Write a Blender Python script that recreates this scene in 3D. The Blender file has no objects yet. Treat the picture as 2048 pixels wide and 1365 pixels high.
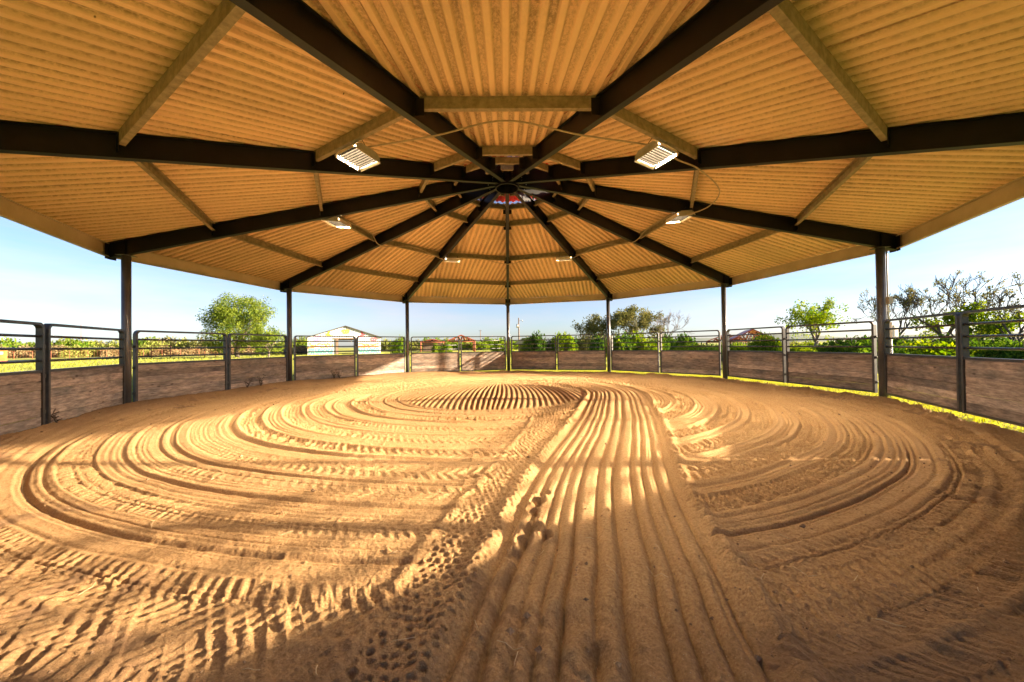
import bpy, math, random
import numpy as np
from mathutils import Vector, Matrix

random.seed(7)
RNG = np.random.default_rng(11)
scene = bpy.context.scene
COL = scene.collection
rad = math.radians

# ------------------------------------------------------------------ camera
FPX, CAMH, CX, CY = 713.785, 1.3651, 0.0453, -9.692
YAW, PITCH, ROLL = 0.0029, 0.0118, -0.0135
Fw = Vector((math.sin(YAW) * math.cos(PITCH), math.cos(YAW) * math.cos(PITCH), math.sin(PITCH)))
R0 = Vector((math.cos(YAW), -math.sin(YAW), 0)); U0 = R0.cross(Fw)
Rt = R0 * math.cos(ROLL) + U0 * math.sin(ROLL); Ut = -R0 * math.sin(ROLL) + U0 * math.cos(ROLL)
cam_data = bpy.data.cameras.new("camera")
cam_data.sensor_width = 36.0
cam_data.lens = FPX / 2048 * 36.0
cam_data.clip_start = 0.05
cam_data.clip_end = 6000
cam = bpy.data.objects.new("camera", cam_data)
COL.objects.link(cam)
m3 = Matrix((Rt, Ut, -Fw)).transposed()
cam.matrix_world = Matrix.Translation((CX, CY, CAMH)) @ m3.to_4x4()
scene.camera = cam

# ------------------------------------------------------------------ sky and sun
SUN_EL, SUN_BACK = 13.8, 2.5
SUN_DIR = Vector((math.cos(rad(SUN_EL)) * math.cos(rad(SUN_BACK)),
                  -math.cos(rad(SUN_EL)) * math.sin(rad(SUN_BACK)), math.sin(rad(SUN_EL))))
world = bpy.data.worlds.new("World"); scene.world = world; world.use_nodes = True
wn = world.node_tree.nodes; wl = world.node_tree.links
wn.clear()
w_out = wn.new("ShaderNodeOutputWorld"); w_bg = wn.new("ShaderNodeBackground")
sky = wn.new("ShaderNodeTexSky"); sky.sky_type = 'NISHITA'; sky.sun_disc = False
sky.sun_elevation = rad(SUN_EL); sky.sun_rotation = rad(90 + SUN_BACK)
sky.air_density = 1.0; sky.dust_density = 0.6; sky.ozone_density = 3.5
w_tc = wn.new("ShaderNodeTexCoord"); w_map = wn.new("ShaderNodeMapping")
w_map.inputs['Scale'].default_value = (1.2, 1.2, 6.0)
w_no = wn.new("ShaderNodeTexNoise"); w_no.inputs['Scale'].default_value = 1.6
w_no.inputs['Detail'].default_value = 7; w_no.inputs['Roughness'].default_value = 0.62
w_rp = wn.new("ShaderNodeValToRGB")
w_rp.color_ramp.elements[0].position = 0.30; w_rp.color_ramp.elements[0].color = (0.0, 0.0, 0.0, 1)
w_rp.color_ramp.elements[1].position = 0.75; w_rp.color_ramp.elements[1].color = (0.7, 0.7, 0.7, 1)
w_bw = wn.new("ShaderNodeRGBToBW")
w_mix = wn.new("ShaderNodeMixRGB"); w_mix.blend_type = 'MIX'
w_gain = wn.new("ShaderNodeMixRGB"); w_gain.blend_type = 'MULTIPLY'; w_gain.inputs['Fac'].default_value = 1.0
w_gain.inputs['Color2'].default_value = (1.15, 1.12, 1.1, 1)
wl.new(w_tc.outputs['Generated'], w_map.inputs['Vector']); wl.new(w_map.outputs[0], w_no.inputs['Vector'])
wl.new(w_no.outputs['Fac'], w_rp.inputs['Fac'])
wl.new(sky.outputs[0], w_bw.inputs[0]); wl.new(w_bw.outputs[0], w_gain.inputs['Color1'])
wl.new(w_rp.outputs[0], w_mix.inputs['Fac']); wl.new(sky.outputs[0], w_mix.inputs['Color1'])
wl.new(w_gain.outputs[0], w_mix.inputs['Color2'])
w_tint = wn.new("ShaderNodeMixRGB"); w_tint.blend_type = 'MULTIPLY'; w_tint.inputs['Fac'].default_value = 1.0
w_tint.inputs['Color2'].default_value = (0.86, 0.855, 0.965, 1)
wl.new(w_mix.outputs[0], w_tint.inputs['Color1']); wl.new(w_tint.outputs[0], w_bg.inputs['Color'])
w_bg.inputs['Strength'].default_value = 0.05
wl.new(w_bg.outputs[0], w_out.inputs['Surface'])

sd = bpy.data.lights.new("sun", 'SUN'); sd.energy = 4.9; sd.angle = rad(0.9); sd.color = (1.0, 0.80, 0.56)
sun = bpy.data.objects.new("sun", sd); COL.objects.link(sun)
sun.rotation_euler = SUN_DIR.to_track_quat('Z', 'Y').to_euler()
LAMP_E = 230.0

vs = scene.view_settings
vs.view_transform = 'Standard'; vs.look = 'None'; vs.exposure = 2.5; vs.gamma = 1.0
vs.use_curve_mapping = False
scene.cycles.max_bounces = 7; scene.cycles.diffuse_bounces = 5; scene.cycles.glossy_bounces = 3
scene.cycles.transmission_bounces = 4; scene.cycles.transparent_max_bounces = 6
scene.cycles.use_denoising = True
scene.cycles.sample_clamp_indirect = 6.0
scene.cycles.caustics_reflective = False; scene.cycles.caustics_refractive = False

# ------------------------------------------------------------------ helpers
def tag(o, label=None, cat=None, group=None, kind=None):
    if label: o["label"] = label
    if cat: o["category"] = cat
    if group: o["group"] = group
    if kind: o["kind"] = kind
    return o

def empty(name, loc=(0, 0, 0), rz=0.0):
    o = bpy.data.objects.new(name, None); COL.objects.link(o)
    o.location = loc; o.rotation_euler = (0, 0, rz); o.empty_display_size = 0.2
    return o

def link_mesh(name, me, mat, parent=None):
    if mat is not None and len(me.materials) == 0:
        for mm in (mat if isinstance(mat, (list, tuple)) else [mat]): me.materials.append(mm)
    o = bpy.data.objects.new(name, me); COL.objects.link(o)
    if parent is not None: o.parent = parent
    return o

class MB:
    def __init__(s): s.v = []; s.f = []; s.mi = []; s.sm = []
    def quad(s, pts, mi=0):
        b = len(s.v); s.v += [tuple(p) for p in pts]; s.f.append(tuple(range(b, b + len(pts)))); s.mi.append(mi); s.sm.append(False)
    def box(s, c, size, M=None, mi=0, bev=0.0):
        hx, hy, hz = size[0] / 2, size[1] / 2, size[2] / 2
        P = [(-hx, -hy, -hz), (hx, -hy, -hz), (hx, hy, -hz), (-hx, hy, -hz),
             (-hx, -hy, hz), (hx, -hy, hz), (hx, hy, hz), (-hx, hy, hz)]
        b = len(s.v)
        for p in P:
            q = Vector(p)
            if M is not None: q = M @ q
            s.v.append((q.x + c[0], q.y + c[1], q.z + c[2]))
        for f in ((0, 3, 2, 1), (4, 5, 6, 7), (0, 1, 5, 4), (1, 2, 6, 5), (2, 3, 7, 6), (3, 0, 4, 7)):
            s.f.append(tuple(b + i for i in f)); s.mi.append(mi); s.sm.append(False)
    def loft(s, rings, closed=True, cap=True, mi=0, smooth=False):
        b = len(s.v); n = len(rings[0])
        for r in rings: s.v += [tuple(p) for p in r]
        m = n if closed else n - 1
        for i in range(len(rings) - 1):
            for j in range(m):
                a = b + i * n + j; c = b + i * n + (j + 1) % n
                s.f.append((a, c, c + n, a + n)); s.mi.append(mi); s.sm.append(smooth)
        if cap and closed:
            s.f.append(tuple(b + j for j in reversed(range(n)))); s.mi.append(mi); s.sm.append(False)
            e = b + (len(rings) - 1) * n
            s.f.append(tuple(e + j for j in range(n))); s.mi.append(mi); s.sm.append(False)
    def tube(s, pts, radii, n=8, mi=0, cap=True, smooth=True):
        pts = [Vector(p) for p in pts]
        if not isinstance(radii, (list, tuple)): radii = [radii] * len(pts)
        rings = []; up = None
        for i, p in enumerate(pts):
            t = (pts[min(i + 1, len(pts) - 1)] - pts[max(i - 1, 0)])
            if t.length < 1e-9: t = Vector((0, 0, 1))
            t.normalize()
            if up is None:
                up = Vector((0, 0, 1)) if abs(t.z) < 0.9 else Vector((1, 0, 0))
            x = t.cross(up)
            if x.length < 1e-6: x = t.cross(Vector((0, 1, 0)))
            x.normalize(); y = x.cross(t).normalized(); up = y
            rings.append([p + (x * math.cos(2 * math.pi * k / n) + y * math.sin(2 * math.pi * k / n)) * radii[i] for k in range(n)])
        s.loft(rings, True, cap, mi, smooth)
    def mesh(s, name):
        me = bpy.data.meshes.new(name); me.from_pydata(s.v, [], s.f)
        me.polygons.foreach_set("material_index", s.mi)
        me.polygons.foreach_set("use_smooth", s.sm)
        me.update(); return me
    def build(s, name, mat, parent=None):
        return link_mesh(name, s.mesh(name), mat, parent)

def np_mesh(name, V, Fq, smooth=False):
    V = np.asarray(V, np.float32); Fq = np.asarray(Fq, np.int32); k = Fq.shape[1]
    me = bpy.data.meshes.new(name)
    me.vertices.add(len(V)); me.vertices.foreach_set("co", V.ravel())
    me.loops.add(Fq.size); me.loops.foreach_set("vertex_index", Fq.ravel())
    me.polygons.add(len(Fq))
    me.polygons.foreach_set("loop_start", np.arange(0, Fq.size, k, dtype=np.int32))
    me.polygons.foreach_set("loop_total", np.full(len(Fq), k, np.int32))
    me.polygons.foreach_set("use_smooth", np.full(len(Fq), smooth, bool))
    me.update(calc_edges=True); me.validate()
    return me

# ---- materials
def mat_new(name):
    m = bpy.data.materials.new(name); m.use_nodes = True
    nt = m.node_tree; bsdf = nt.nodes["Principled BSDF"]
    return m, nt.nodes, nt.links, bsdf

def mat_noise(name, c1, c2, scale=5.0, rough=0.7, metal=0.0, stretch=(1, 1, 1), bump=0.0, bscale=None, lo=0.35, hi=0.65,
              coord='Object', detail=6, spec=0.5, c3=None, rand=0.0):
    m, N, L, b = mat_new(name)
    tc = N.new("ShaderNodeTexCoord"); mp = N.new("ShaderNodeMapping"); mp.inputs['Scale'].default_value = stretch
    L.new(tc.outputs[coord], mp.inputs['Vector'])
    vec = mp.outputs[0]
    if rand:
        oi = N.new("ShaderNodeObjectInfo"); ad = N.new("ShaderNodeVectorMath"); ad.operation = 'ADD'
        ml = N.new("ShaderNodeMath"); ml.operation = 'MULTIPLY'; ml.inputs[1].default_value = 37.0
        L.new(oi.outputs['Random'], ml.inputs[0]); L.new(vec, ad.inputs[0]); L.new(ml.outputs[0], ad.inputs[1]); vec = ad.outputs[0]
    n = N.new("ShaderNodeTexNoise"); n.inputs['Scale'].default_value = scale; n.inputs['Detail'].default_value = detail
    n.inputs['Roughness'].default_value = 0.65
    L.new(vec, n.inputs['Vector'])
    r = N.new("ShaderNodeValToRGB"); r.color_ramp.elements[0].position = lo; r.color_ramp.elements[1].position = hi
    r.color_ramp.elements[0].color = (*c1, 1); r.color_ramp.elements[1].color = (*c2, 1)
    if c3:
        e = r.color_ramp.elements.new((lo + hi) / 2); e.color = (*c3, 1)
    L.new(n.outputs['Fac'], r.inputs['Fac'])
    col = r.outputs[0]
    if rand:
        hs = N.new("ShaderNodeHueSaturation")
        mr = N.new("ShaderNodeMapRange"); mr.inputs['To Min'].default_value = 1 - rand; mr.inputs['To Max'].default_value = 1 + rand
        L.new(oi.outputs['Random'], mr.inputs['Value']); L.new(mr.outputs[0], hs.inputs['Value']); L.new(col, hs.inputs['Color']); col = hs.outputs[0]
    L.new(col, b.inputs['Base Color'])
    b.inputs['Roughness'].default_value = rough; b.inputs['Metallic'].default_value = metal
    b.inputs['Specular IOR Level'].default_value = spec
    if bump:
        n2 = N.new("ShaderNodeTexNoise"); n2.inputs['Scale'].default_value = bscale or scale * 4; n2.inputs['Detail'].default_value = 5
        L.new(vec, n2.inputs['Vector'])
        bp = N.new("ShaderNodeBump"); bp.inputs['Strength'].default_value = bump; bp.inputs['Distance'].default_value = 0.01
        L.new(n2.outputs['Fac'], bp.inputs['Height']); L.new(bp.outputs[0], b.inputs['Normal'])
    return m

def mat_leaf(name, c1, c2, scale=0.8, trans=0.45):
    m, N, L, b = mat_new(name)
    N.remove(b)
    tc = N.new("ShaderNodeTexCoord"); n = N.new("ShaderNodeTexNoise"); n.inputs['Scale'].default_value = scale; n.inputs['Detail'].default_value = 4
    wnz = N.new("ShaderNodeTexWhiteNoise")
    L.new(tc.outputs['Object'], n.inputs['Vector'])
    ge = N.new("ShaderNodeNewGeometry"); L.new(ge.outputs['Random Per Island'], wnz.inputs['Vector']) if False else None
    mx = N.new("ShaderNodeMath"); mx.operation = 'MULTIPLY_ADD'; mx.inputs[1].default_value = 0.45
    L.new(ge.outputs['Random Per Island'], mx.inputs[0]); L.new(n.outputs['Fac'], mx.inputs[2])
    r = N.new("ShaderNodeValToRGB"); r.color_ramp.elements[0].position = 0.45; r.color_ramp.elements[1].position = 1.0
    r.color_ramp.elements[0].color = (*c1, 1); r.color_ramp.elements[1].color = (*c2, 1)
    L.new(mx.outputs[0], r.inputs['Fac'])
    d = N.new("ShaderNodeBsdfDiffuse"); t = N.new("ShaderNodeBsdfTranslucent"); ms = N.new("ShaderNodeMixShader")
    ms.inputs[0].default_value = trans
    hs = N.new("ShaderNodeHueSaturation"); hs.inputs['Hue'].default_value = 0.485; hs.inputs['Saturation'].default_value = 1.15; hs.inputs['Value'].default_value = 1.25
    L.new(r.outputs[0], d.inputs['Color']); L.new(r.outputs[0], hs.inputs['Color']); L.new(hs.outputs[0], t.inputs['Color'])
    L.new(d.outputs[0], ms.inputs[1]); L.new(t.outputs[0], ms.inputs[2])
    L.new(ms.outputs[0], N["Material Output"].inputs['Surface'])
    return m

def mat_emit(name, col, s):
    m, N, L, b = mat_new(name)
    b.inputs['Base Color'].default_value = (0.8, 0.8, 0.8, 1)
    b.inputs['Emission Color'].default_value = (*col, 1); b.inputs['Emission Strength'].default_value = s
    return m

M = {}
M['steel_dark'] = mat_noise('dark_painted_steel', (0.003, 0.0028, 0.0027), (0.008, 0.0072, 0.0065), 3, 0.42, 0.0, spec=0.32, bump=0.05, bscale=20)
M['post'] = mat_noise('post_steel', (0.07, 0.07, 0.072), (0.14, 0.132, 0.125), 4, 0.36, 0.45, stretch=(1, 1, 0.25), bump=0.05, bscale=30)
M['frame'] = mat_noise('panel_steel', (0.035, 0.035, 0.036), (0.08, 0.074, 0.068), 6, 0.36, 0.35, bump=0.05, bscale=30, lo=0.3, hi=0.75)
M['purlin'] = mat_noise('purlin_paint', (0.19, 0.155, 0.085), (0.35, 0.285, 0.165), 9, 0.6, 0.0, bump=0.08, bscale=60)
M['fascia'] = mat_noise('fascia_paint', (0.42, 0.35, 0.22), (0.52, 0.44, 0.29), 2, 0.42, 0.0)
M['red_metal'] = mat_noise('red_roof_paint', (0.42, 0.06, 0.035), (0.52, 0.09, 0.05), 2, 0.4)
M['grey_metal'] = mat_noise('grey_fixture', (0.32, 0.29, 0.22), (0.42, 0.38, 0.3), 8, 0.5, 0.1)
M['galv'] = mat_noise('galvanised', (0.3, 0.3, 0.29), (0.42, 0.42, 0.4), 12, 0.45, 0.6)
M['cable'] = mat_noise('cable_sheath', (0.33, 0.27, 0.17), (0.42, 0.35, 0.22), 10, 0.6)
M['white_paint'] = mat_noise('white_paint', (0.62, 0.63, 0.62), (0.78, 0.78, 0.76), 3, 0.5)
M['lamp_bar'] = mat_emit('lamp_bar', (1.0, 0.82, 0.58), LAMP_E)
M['louvre'] = mat_noise('louvre_paint', (0.0022, 0.0019, 0.0015), (0.0034, 0.003, 0.0024), 8, 0.9, spec=0.0)
M['lamp_lip'] = mat_noise('lamp_reflector', (0.7, 0.62, 0.5), (0.8, 0.72, 0.6), 8, 0.35)
M['clod'] = mat_noise('clod_soil', (0.14, 0.08, 0.04), (0.36, 0.22, 0.11), 30, 0.95, coord='Object')
M['straw'] = mat_noise('straw', (0.45, 0.33, 0.17), (0.62, 0.48, 0.28), 20, 0.8)
M['twig'] = mat_noise('dry_twig', (0.05, 0.035, 0.025), (0.13, 0.09, 0.06), 20, 0.9)
M['bark'] = mat_noise('bark', (0.10, 0.075, 0.055), (0.21, 0.165, 0.125), 6, 0.9, stretch=(1, 1, 0.3), bump=0.4, bscale=30)
M['bark_grey'] = mat_noise('bark_grey', (0.13, 0.105, 0.085), (0.26, 0.215, 0.18), 6, 0.9, stretch=(1, 1, 0.3), bump=0.4, bscale=30)
M['bark_dark'] = mat_noise('bark_dark', (0.055, 0.045, 0.036), (0.13, 0.11, 0.09), 6, 0.9, stretch=(1, 1, 0.3), bump=0.4, bscale=30)
M['rust'] = mat_noise('rusty_pipe', (0.20, 0.06, 0.03), (0.36, 0.13, 0.06), 8, 0.8)
M['wood_pole'] = mat_noise('pole_wood', (0.13, 0.09, 0.065), (0.24, 0.17, 0.12), 6, 0.9, stretch=(1, 1, 0.1))
M['leaf_mesq'] = mat_leaf('leaf_mesquite', (0.06, 0.12, 0.018), (0.27, 0.32, 0.05), 0.9)
M['leaf_oak'] = mat_leaf('leaf_oak', (0.08, 0.10, 0.03), (0.24, 0.22, 0.08), 0.5, 0.35)
M['leaf_bright'] = mat_leaf('leaf_bright', (0.06, 0.15, 0.016), (0.26, 0.32, 0.035), 1.2, 0.42)
M['leaf_dark'] = mat_leaf('leaf_dark', (0.025, 0.075, 0.014), (0.12, 0.20, 0.03), 1.4, 0.35)
M['leaf_dry'] = mat_leaf('leaf_dry', (0.20, 0.155, 0.075), (0.36, 0.29, 0.15), 0.35, 0.3)
M['leaf_scrub'] = mat_leaf('leaf_scrub', (0.15, 0.19, 0.04), (0.36, 0.36, 0.10), 0.25, 0.35)
M['grass_blade'] = mat_leaf('grass_blade', (0.26, 0.31, 0.04), (0.46, 0.45, 0.10), 1.5, 0.5)

# wood boards: weathered, with grain along the board and a dusty foot
def mat_board():
    m, N, L, b = mat_new('weathered_board')
    tc = N.new("ShaderNodeTexCoord"); oi = N.new("ShaderNodeObjectInfo")
    mp = N.new("ShaderNodeMapping"); mp.inputs['Scale'].default_value = (1.6, 6, 9)
    ad = N.new("ShaderNodeVectorMath"); ad.operation = 'ADD'
    ml = N.new("ShaderNodeMath"); ml.operation = 'MULTIPLY'; ml.inputs[1].default_value = 91.0
    L.new(oi.outputs['Random'], ml.inputs[0]); L.new(tc.outputs['Object'], ad.inputs[0]); L.new(ml.outputs[0], ad.inputs[1])
    L.new(ad.outputs[0], mp.inputs['Vector'])
    n1 = N.new("ShaderNodeTexNoise"); n1.inputs['Scale'].default_value = 3.0; n1.inputs['Detail'].default_value = 9; n1.inputs['Roughness'].default_value = 0.7
    L.new(mp.outputs[0], n1.inputs['Vector'])
    r1 = N.new("ShaderNodeValToRGB"); e = r1.color_ramp.elements
    e[0].position = 0.28; e[0].color = (0.10, 0.084, 0.070, 1); e[1].position = 0.72; e[1].color = (0.46, 0.39, 0.325, 1)
    k = e.new(0.5); k.color = (0.27, 0.22, 0.18, 1)
    L.new(n1.outputs['Fac'], r1.inputs['Fac'])
    n2 = N.new("ShaderNodeTexNoise"); n2.inputs['Scale'].default_value = 1.6; n2.inputs['Detail'].default_value = 5
    L.new(ad.outputs[0], n2.inputs['Vector'])
    r2 = N.new("ShaderNodeValToRGB"); r2.color_ramp.elements[0].position = 0.42; r2.color_ramp.elements[1].position = 0.66
    r2.color_ramp.elements[0].color = (1.15, 1.05, 0.98, 1); r2.color_ramp.elements[1].color = (0.62, 0.63, 0.66, 1)
    L.new(n2.outputs['Fac'], r2.inputs['Fac'])
    mu = N.new("ShaderNodeMixRGB"); mu.blend_type = 'MULTIPLY'; mu.inputs['Fac'].default_value = 1.0
    L.new(r1.outputs[0], mu.inputs['Color1']); L.new(r2.outputs[0], mu.inputs['Color2'])
    # knots
    vo = N.new("ShaderNodeTexVoronoi"); vo.inputs['Scale'].default_value = 1.0
    mp2 = N.new("ShaderNodeMapping"); mp2.inputs['Scale'].default_value = (1.9, 4, 4.5); L.new(ad.outputs[0], mp2.inputs['Vector']); L.new(mp2.outputs[0], vo.inputs['Vector'])
    r3 = N.new("ShaderNodeValToRGB"); r3.color_ramp.elements[0].position = 0.05; r3.color_ramp.elements[1].position = 0.11
    r3.color_ramp.elements[0].color = (0.25, 0.22, 0.2, 1); r3.color_ramp.elements[1].color = (1, 1, 1, 1)
    L.new(vo.outputs['Distance'], r3.inputs['Fac'])
    mu2 = N.new("ShaderNodeMixRGB"); mu2.blend_type = 'MULTIPLY'; mu2.inputs['Fac'].default_value = 0.85
    L.new(mu.outputs[0], mu2.inputs['Color1']); L.new(r3.outputs[0], mu2.inputs['Color2'])
    hs = N.new("ShaderNodeHueSaturation"); mr = N.new("ShaderNodeMapRange")
    mr.inputs['To Min'].default_value = 0.66; mr.inputs['To Max'].default_value = 1.3
    L.new(oi.outputs['Random'], mr.inputs['Value']); L.new(mr.outputs[0], hs.inputs['Value']); L.new(mu2.outputs[0], hs.inputs['Color'])
    L.new(hs.outputs[0], b.inputs['Base Color']); b.inputs['Roughness'].default_value = 0.88
    b.inputs['Specular IOR Level'].default_value = 0.25
    bp = N.new("ShaderNodeBump"); bp.inputs['Strength'].default_value = 0.5; bp.inputs['Distance'].default_value = 0.006
    L.new(n1.outputs['Fac'], bp.inputs['Height']); L.new(bp.outputs[0], b.inputs['Normal'])
    return m
M['board'] = mat_board()

# roof sheet: cream-tan paint with dusty blotches along the ribs
def mat_roof():
    m, N, L, b = mat_new('roof_underside')
    uv = N.new("ShaderNodeUVMap"); uv.uv_map = "UVMap"
    oi = N.new("ShaderNodeObjectInfo")
    ad = N.new("ShaderNodeVectorMath"); ad.operation = 'ADD'
    ml = N.new("ShaderNodeMath"); ml.operation = 'MULTIPLY'; ml.inputs[1].default_value = 53.0
    L.new(oi.outputs['Random'], ml.inputs[0]); L.new(uv.outputs[0], ad.inputs[0]); L.new(ml.outputs[0], ad.inputs[1])
    def noi(sc, sx, sy, d=6, ro=0.7):
        mp = N.new("ShaderNodeMapping"); mp.inputs['Scale'].default_value = (sx, sy, 1); L.new(ad.outputs[0], mp.inputs['Vector'])
        n = N.new("ShaderNodeTexNoise"); n.inputs['Scale'].default_value = sc; n.inputs['Detail'].default_value = d; n.inputs['Roughness'].default_value = ro
        L.new(mp.outputs[0], n.inputs['Vector']); return n.outputs['Fac']
    def math_(op, a, b):
        q = N.new("ShaderNodeMath"); q.operation = op; q.use_clamp = (op != 'ADD')
        for k_, v_ in ((0, a), (1, b)):
            if isinstance(v_, (int, float)): q.inputs[k_].default_value = v_
            else: L.new(v_, q.inputs[k_])
        return q.outputs[0]
    # dust lies in the recess of each rib
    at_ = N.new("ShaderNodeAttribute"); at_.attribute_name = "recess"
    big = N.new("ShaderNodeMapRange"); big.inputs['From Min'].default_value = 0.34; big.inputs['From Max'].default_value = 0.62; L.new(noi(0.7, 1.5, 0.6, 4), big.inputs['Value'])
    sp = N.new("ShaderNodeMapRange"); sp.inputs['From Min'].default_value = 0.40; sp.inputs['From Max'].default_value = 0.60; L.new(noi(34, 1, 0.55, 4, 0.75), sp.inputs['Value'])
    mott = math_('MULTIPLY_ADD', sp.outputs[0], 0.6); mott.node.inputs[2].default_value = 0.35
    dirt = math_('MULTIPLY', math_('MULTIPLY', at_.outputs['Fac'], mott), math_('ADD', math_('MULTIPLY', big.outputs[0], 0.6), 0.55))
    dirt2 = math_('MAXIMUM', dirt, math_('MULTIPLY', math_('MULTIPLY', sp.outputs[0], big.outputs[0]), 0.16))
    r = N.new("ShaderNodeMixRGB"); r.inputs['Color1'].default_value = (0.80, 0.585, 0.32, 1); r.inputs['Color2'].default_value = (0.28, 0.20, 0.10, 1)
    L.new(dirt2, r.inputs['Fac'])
    # insect specks
    vo = N.new("ShaderNodeTexVoronoi"); vo.inputs['Scale'].default_value = 2.6
    L.new(ad.outputs[0], vo.inputs['Vector'])
    r3 = N.new("ShaderNodeValToRGB"); r3.color_ramp.elements[0].position = 0.018; r3.color_ramp.elements[1].position = 0.03
    r3.color_ramp.elements[0].color = (0.15, 0.12, 0.1, 1); r3.color_ramp.elements[1].color = (1, 1, 1, 1)
    L.new(vo.outputs['Distance'], r3.inputs['Fac'])
    mu = N.new("ShaderNodeMixRGB"); mu.blend_type = 'MULTIPLY'; mu.inputs['Fac'].default_value = 1.0
    L.new(r.outputs[0], mu.inputs['Color1']); L.new(r3.outputs[0], mu.inputs['Color2'])
    hv = N.new("ShaderNodeHueSaturation"); mv = N.new("ShaderNodeMapRange"); mv.inputs['To Min'].default_value = 0.88; mv.inputs['To Max'].default_value = 1.08
    L.new(oi.outputs['Random'], mv.inputs['Value']); L.new(mv.outputs[0], hv.inputs['Value']); L.new(mu.outputs[0], hv.inputs['Color'])
    L.new(hv.outputs[0], b.inputs['Base Color']); b.inputs['Roughness'].default_value = 0.55
    b.inputs['Specular IOR Level'].default_value = 0.35
    return m
M['roof'] = mat_roof()

def mat_sand():
    m, N, L, b = mat_new('arena_sand')
    tc = N.new("ShaderNodeTexCoord")
    def noise(s, d=6, ro=0.65):
        n = N.new("ShaderNodeTexNoise"); n.inputs['Scale'].default_value = s; n.inputs['Detail'].default_value = d; n.inputs['Roughness'].default_value = ro
        L.new(tc.outputs['Object'], n.inputs['Vector']); return n
    a = noise(0.6, 5); f = noise(60, 4, 0.7)
    r = N.new("ShaderNodeValToRGB"); r.color_ramp.elements[0].position = 0.35; r.color_ramp.elements[1].position = 0.68
    r.color_ramp.elements[0].color = (0.42, 0.252, 0.110, 1); r.color_ramp.elements[1].color = (0.51, 0.322, 0.150, 1)
    L.new(a.outputs['Fac'], r.inputs['Fac'])
    r2 = N.new("ShaderNodeValToRGB"); r2.color_ramp.elements[0].position = 0.30; r2.color_ramp.elements[1].position = 0.72
    r2.color_ramp.elements[0].color = (0.60, 0.55, 0.50, 1); r2.color_ramp.elements[1].color = (1.2, 1.2, 1.2, 1)
    L.new(f.outputs['Fac'], r2.inputs['Fac'])
    mu = N.new("ShaderNodeMixRGB"); mu.blend_type = 'MULTIPLY'; mu.inputs['Fac'].default_value = 1.0
    L.new(r.outputs[0], mu.inputs['Color1']); L.new(r2.outputs[0], mu.inputs['Color2'])
    # pale grit grains
    vo = N.new("ShaderNodeTexVoronoi"); vo.inputs['Scale'].default_value = 55
    L.new(tc.outputs['Object'], vo.inputs['Vector'])
    r3 = N.new("ShaderNodeValToRGB"); r3.color_ramp.elements[0].position = 0.10; r3.color_ramp.elements[1].position = 0.16
    r3.color_ramp.elements[0].color = (0.35, 0.35, 0.35, 1); r3.color_ramp.elements[1].color = (0, 0, 0, 1)
    L.new(vo.outputs['Distance'], r3.inputs['Fac'])
    sc = N.new("ShaderNodeMixRGB"); sc.inputs['Color2'].default_value = (0.72, 0.6, 0.45, 1)
    L.new(r3.outputs[0], sc.inputs['Fac']); L.new(mu.outputs[0], sc.inputs['Color1'])
    # dark damp soil and manure dust along the rail (attribute holds distance from the middle)
    at = N.new("ShaderNodeAttribute"); at.attribute_name = "damp"
    dm = N.new("ShaderNodeMixRGB"); dm.inputs['Color2'].default_value = (0.20, 0.115, 0.06, 1)
    L.new(at.outputs['Fac'], dm.inputs['Fac']); L.new(sc.outputs[0], dm.inputs['Color1'])
    L.new(dm.outputs[0], b.inputs['Base Color'])
    b.inputs['Roughness'].default_value = 0.95; b.inputs['Specular IOR Level'].default_value = 0.15
    g = noise(45, 6, 0.75); g2 = noise(160, 3, 0.7)
    s = N.new("ShaderNodeMath"); s.operation = 'MULTIPLY_ADD'; s.inputs[1].default_value = 0.4
    L.new(g2.outputs['Fac'], s.inputs[0]); L.new(g.outputs['Fac'], s.inputs[2])
    bp = N.new("ShaderNodeBump"); bp.inputs['Strength'].default_value = 1.0; bp.inputs['Distance'].default_value = 0.022
    L.new(s.outputs[0], bp.inputs['Height']); L.new(bp.outputs[0], b.inputs['Normal'])
    return m
M['sand'] = mat_sand()

def mat_pasture():
    m, N, L, b = mat_new('pasture')
    tc = N.new("ShaderNodeTexCoord")
    n = N.new("ShaderNodeTexNoise"); n.inputs['Scale'].default_value = 0.12; n.inputs['Detail'].default_value = 10; n.inputs['Roughness'].default_value = 0.7
    L.new(tc.outputs['Object'], n.inputs['Vector'])
    r = N.new("ShaderNodeValToRGB"); e = r.color_ramp.elements
    e[0].position = 0.35; e[0].color = (0.24, 0.29, 0.05, 1); e[1].position = 0.66; e[1].color = (0.46, 0.42, 0.16, 1)
    k = e.new(0.5); k.color = (0.36, 0.37, 0.09, 1)
    L.new(n.outputs['Fac'], r.inputs['Fac'])
    L.new(r.outputs[0], b.inputs['Base Color']); b.inputs['Roughness'].default_value = 1.0; b.inputs['Specular IOR Level'].default_value = 0.1
    n2 = N.new("ShaderNodeTexNoise"); n2.inputs['Scale'].default_value = 6; n2.inputs['Detail'].default_value = 8; n2.inputs['Roughness'].default_value = 0.8
    L.new(tc.outputs['Object'], n2.inputs['Vector'])
    bp = N.new("ShaderNodeBump"); bp.inputs['Strength'].default_value = 1.0; bp.inputs['Distance'].default_value = 0.12
    L.new(n2.outputs['Fac'], bp.inputs['Height']); L.new(bp.outputs[0], b.inputs['Normal'])
    return m
M['pasture'] = mat_pasture()
M['hill'] = mat_noise('far_hill', (0.10, 0.14, 0.11), (0.17, 0.20, 0.15), 0.02, 1.0)  # bluish-green tone puts the distance haze into the hill colour

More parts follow.
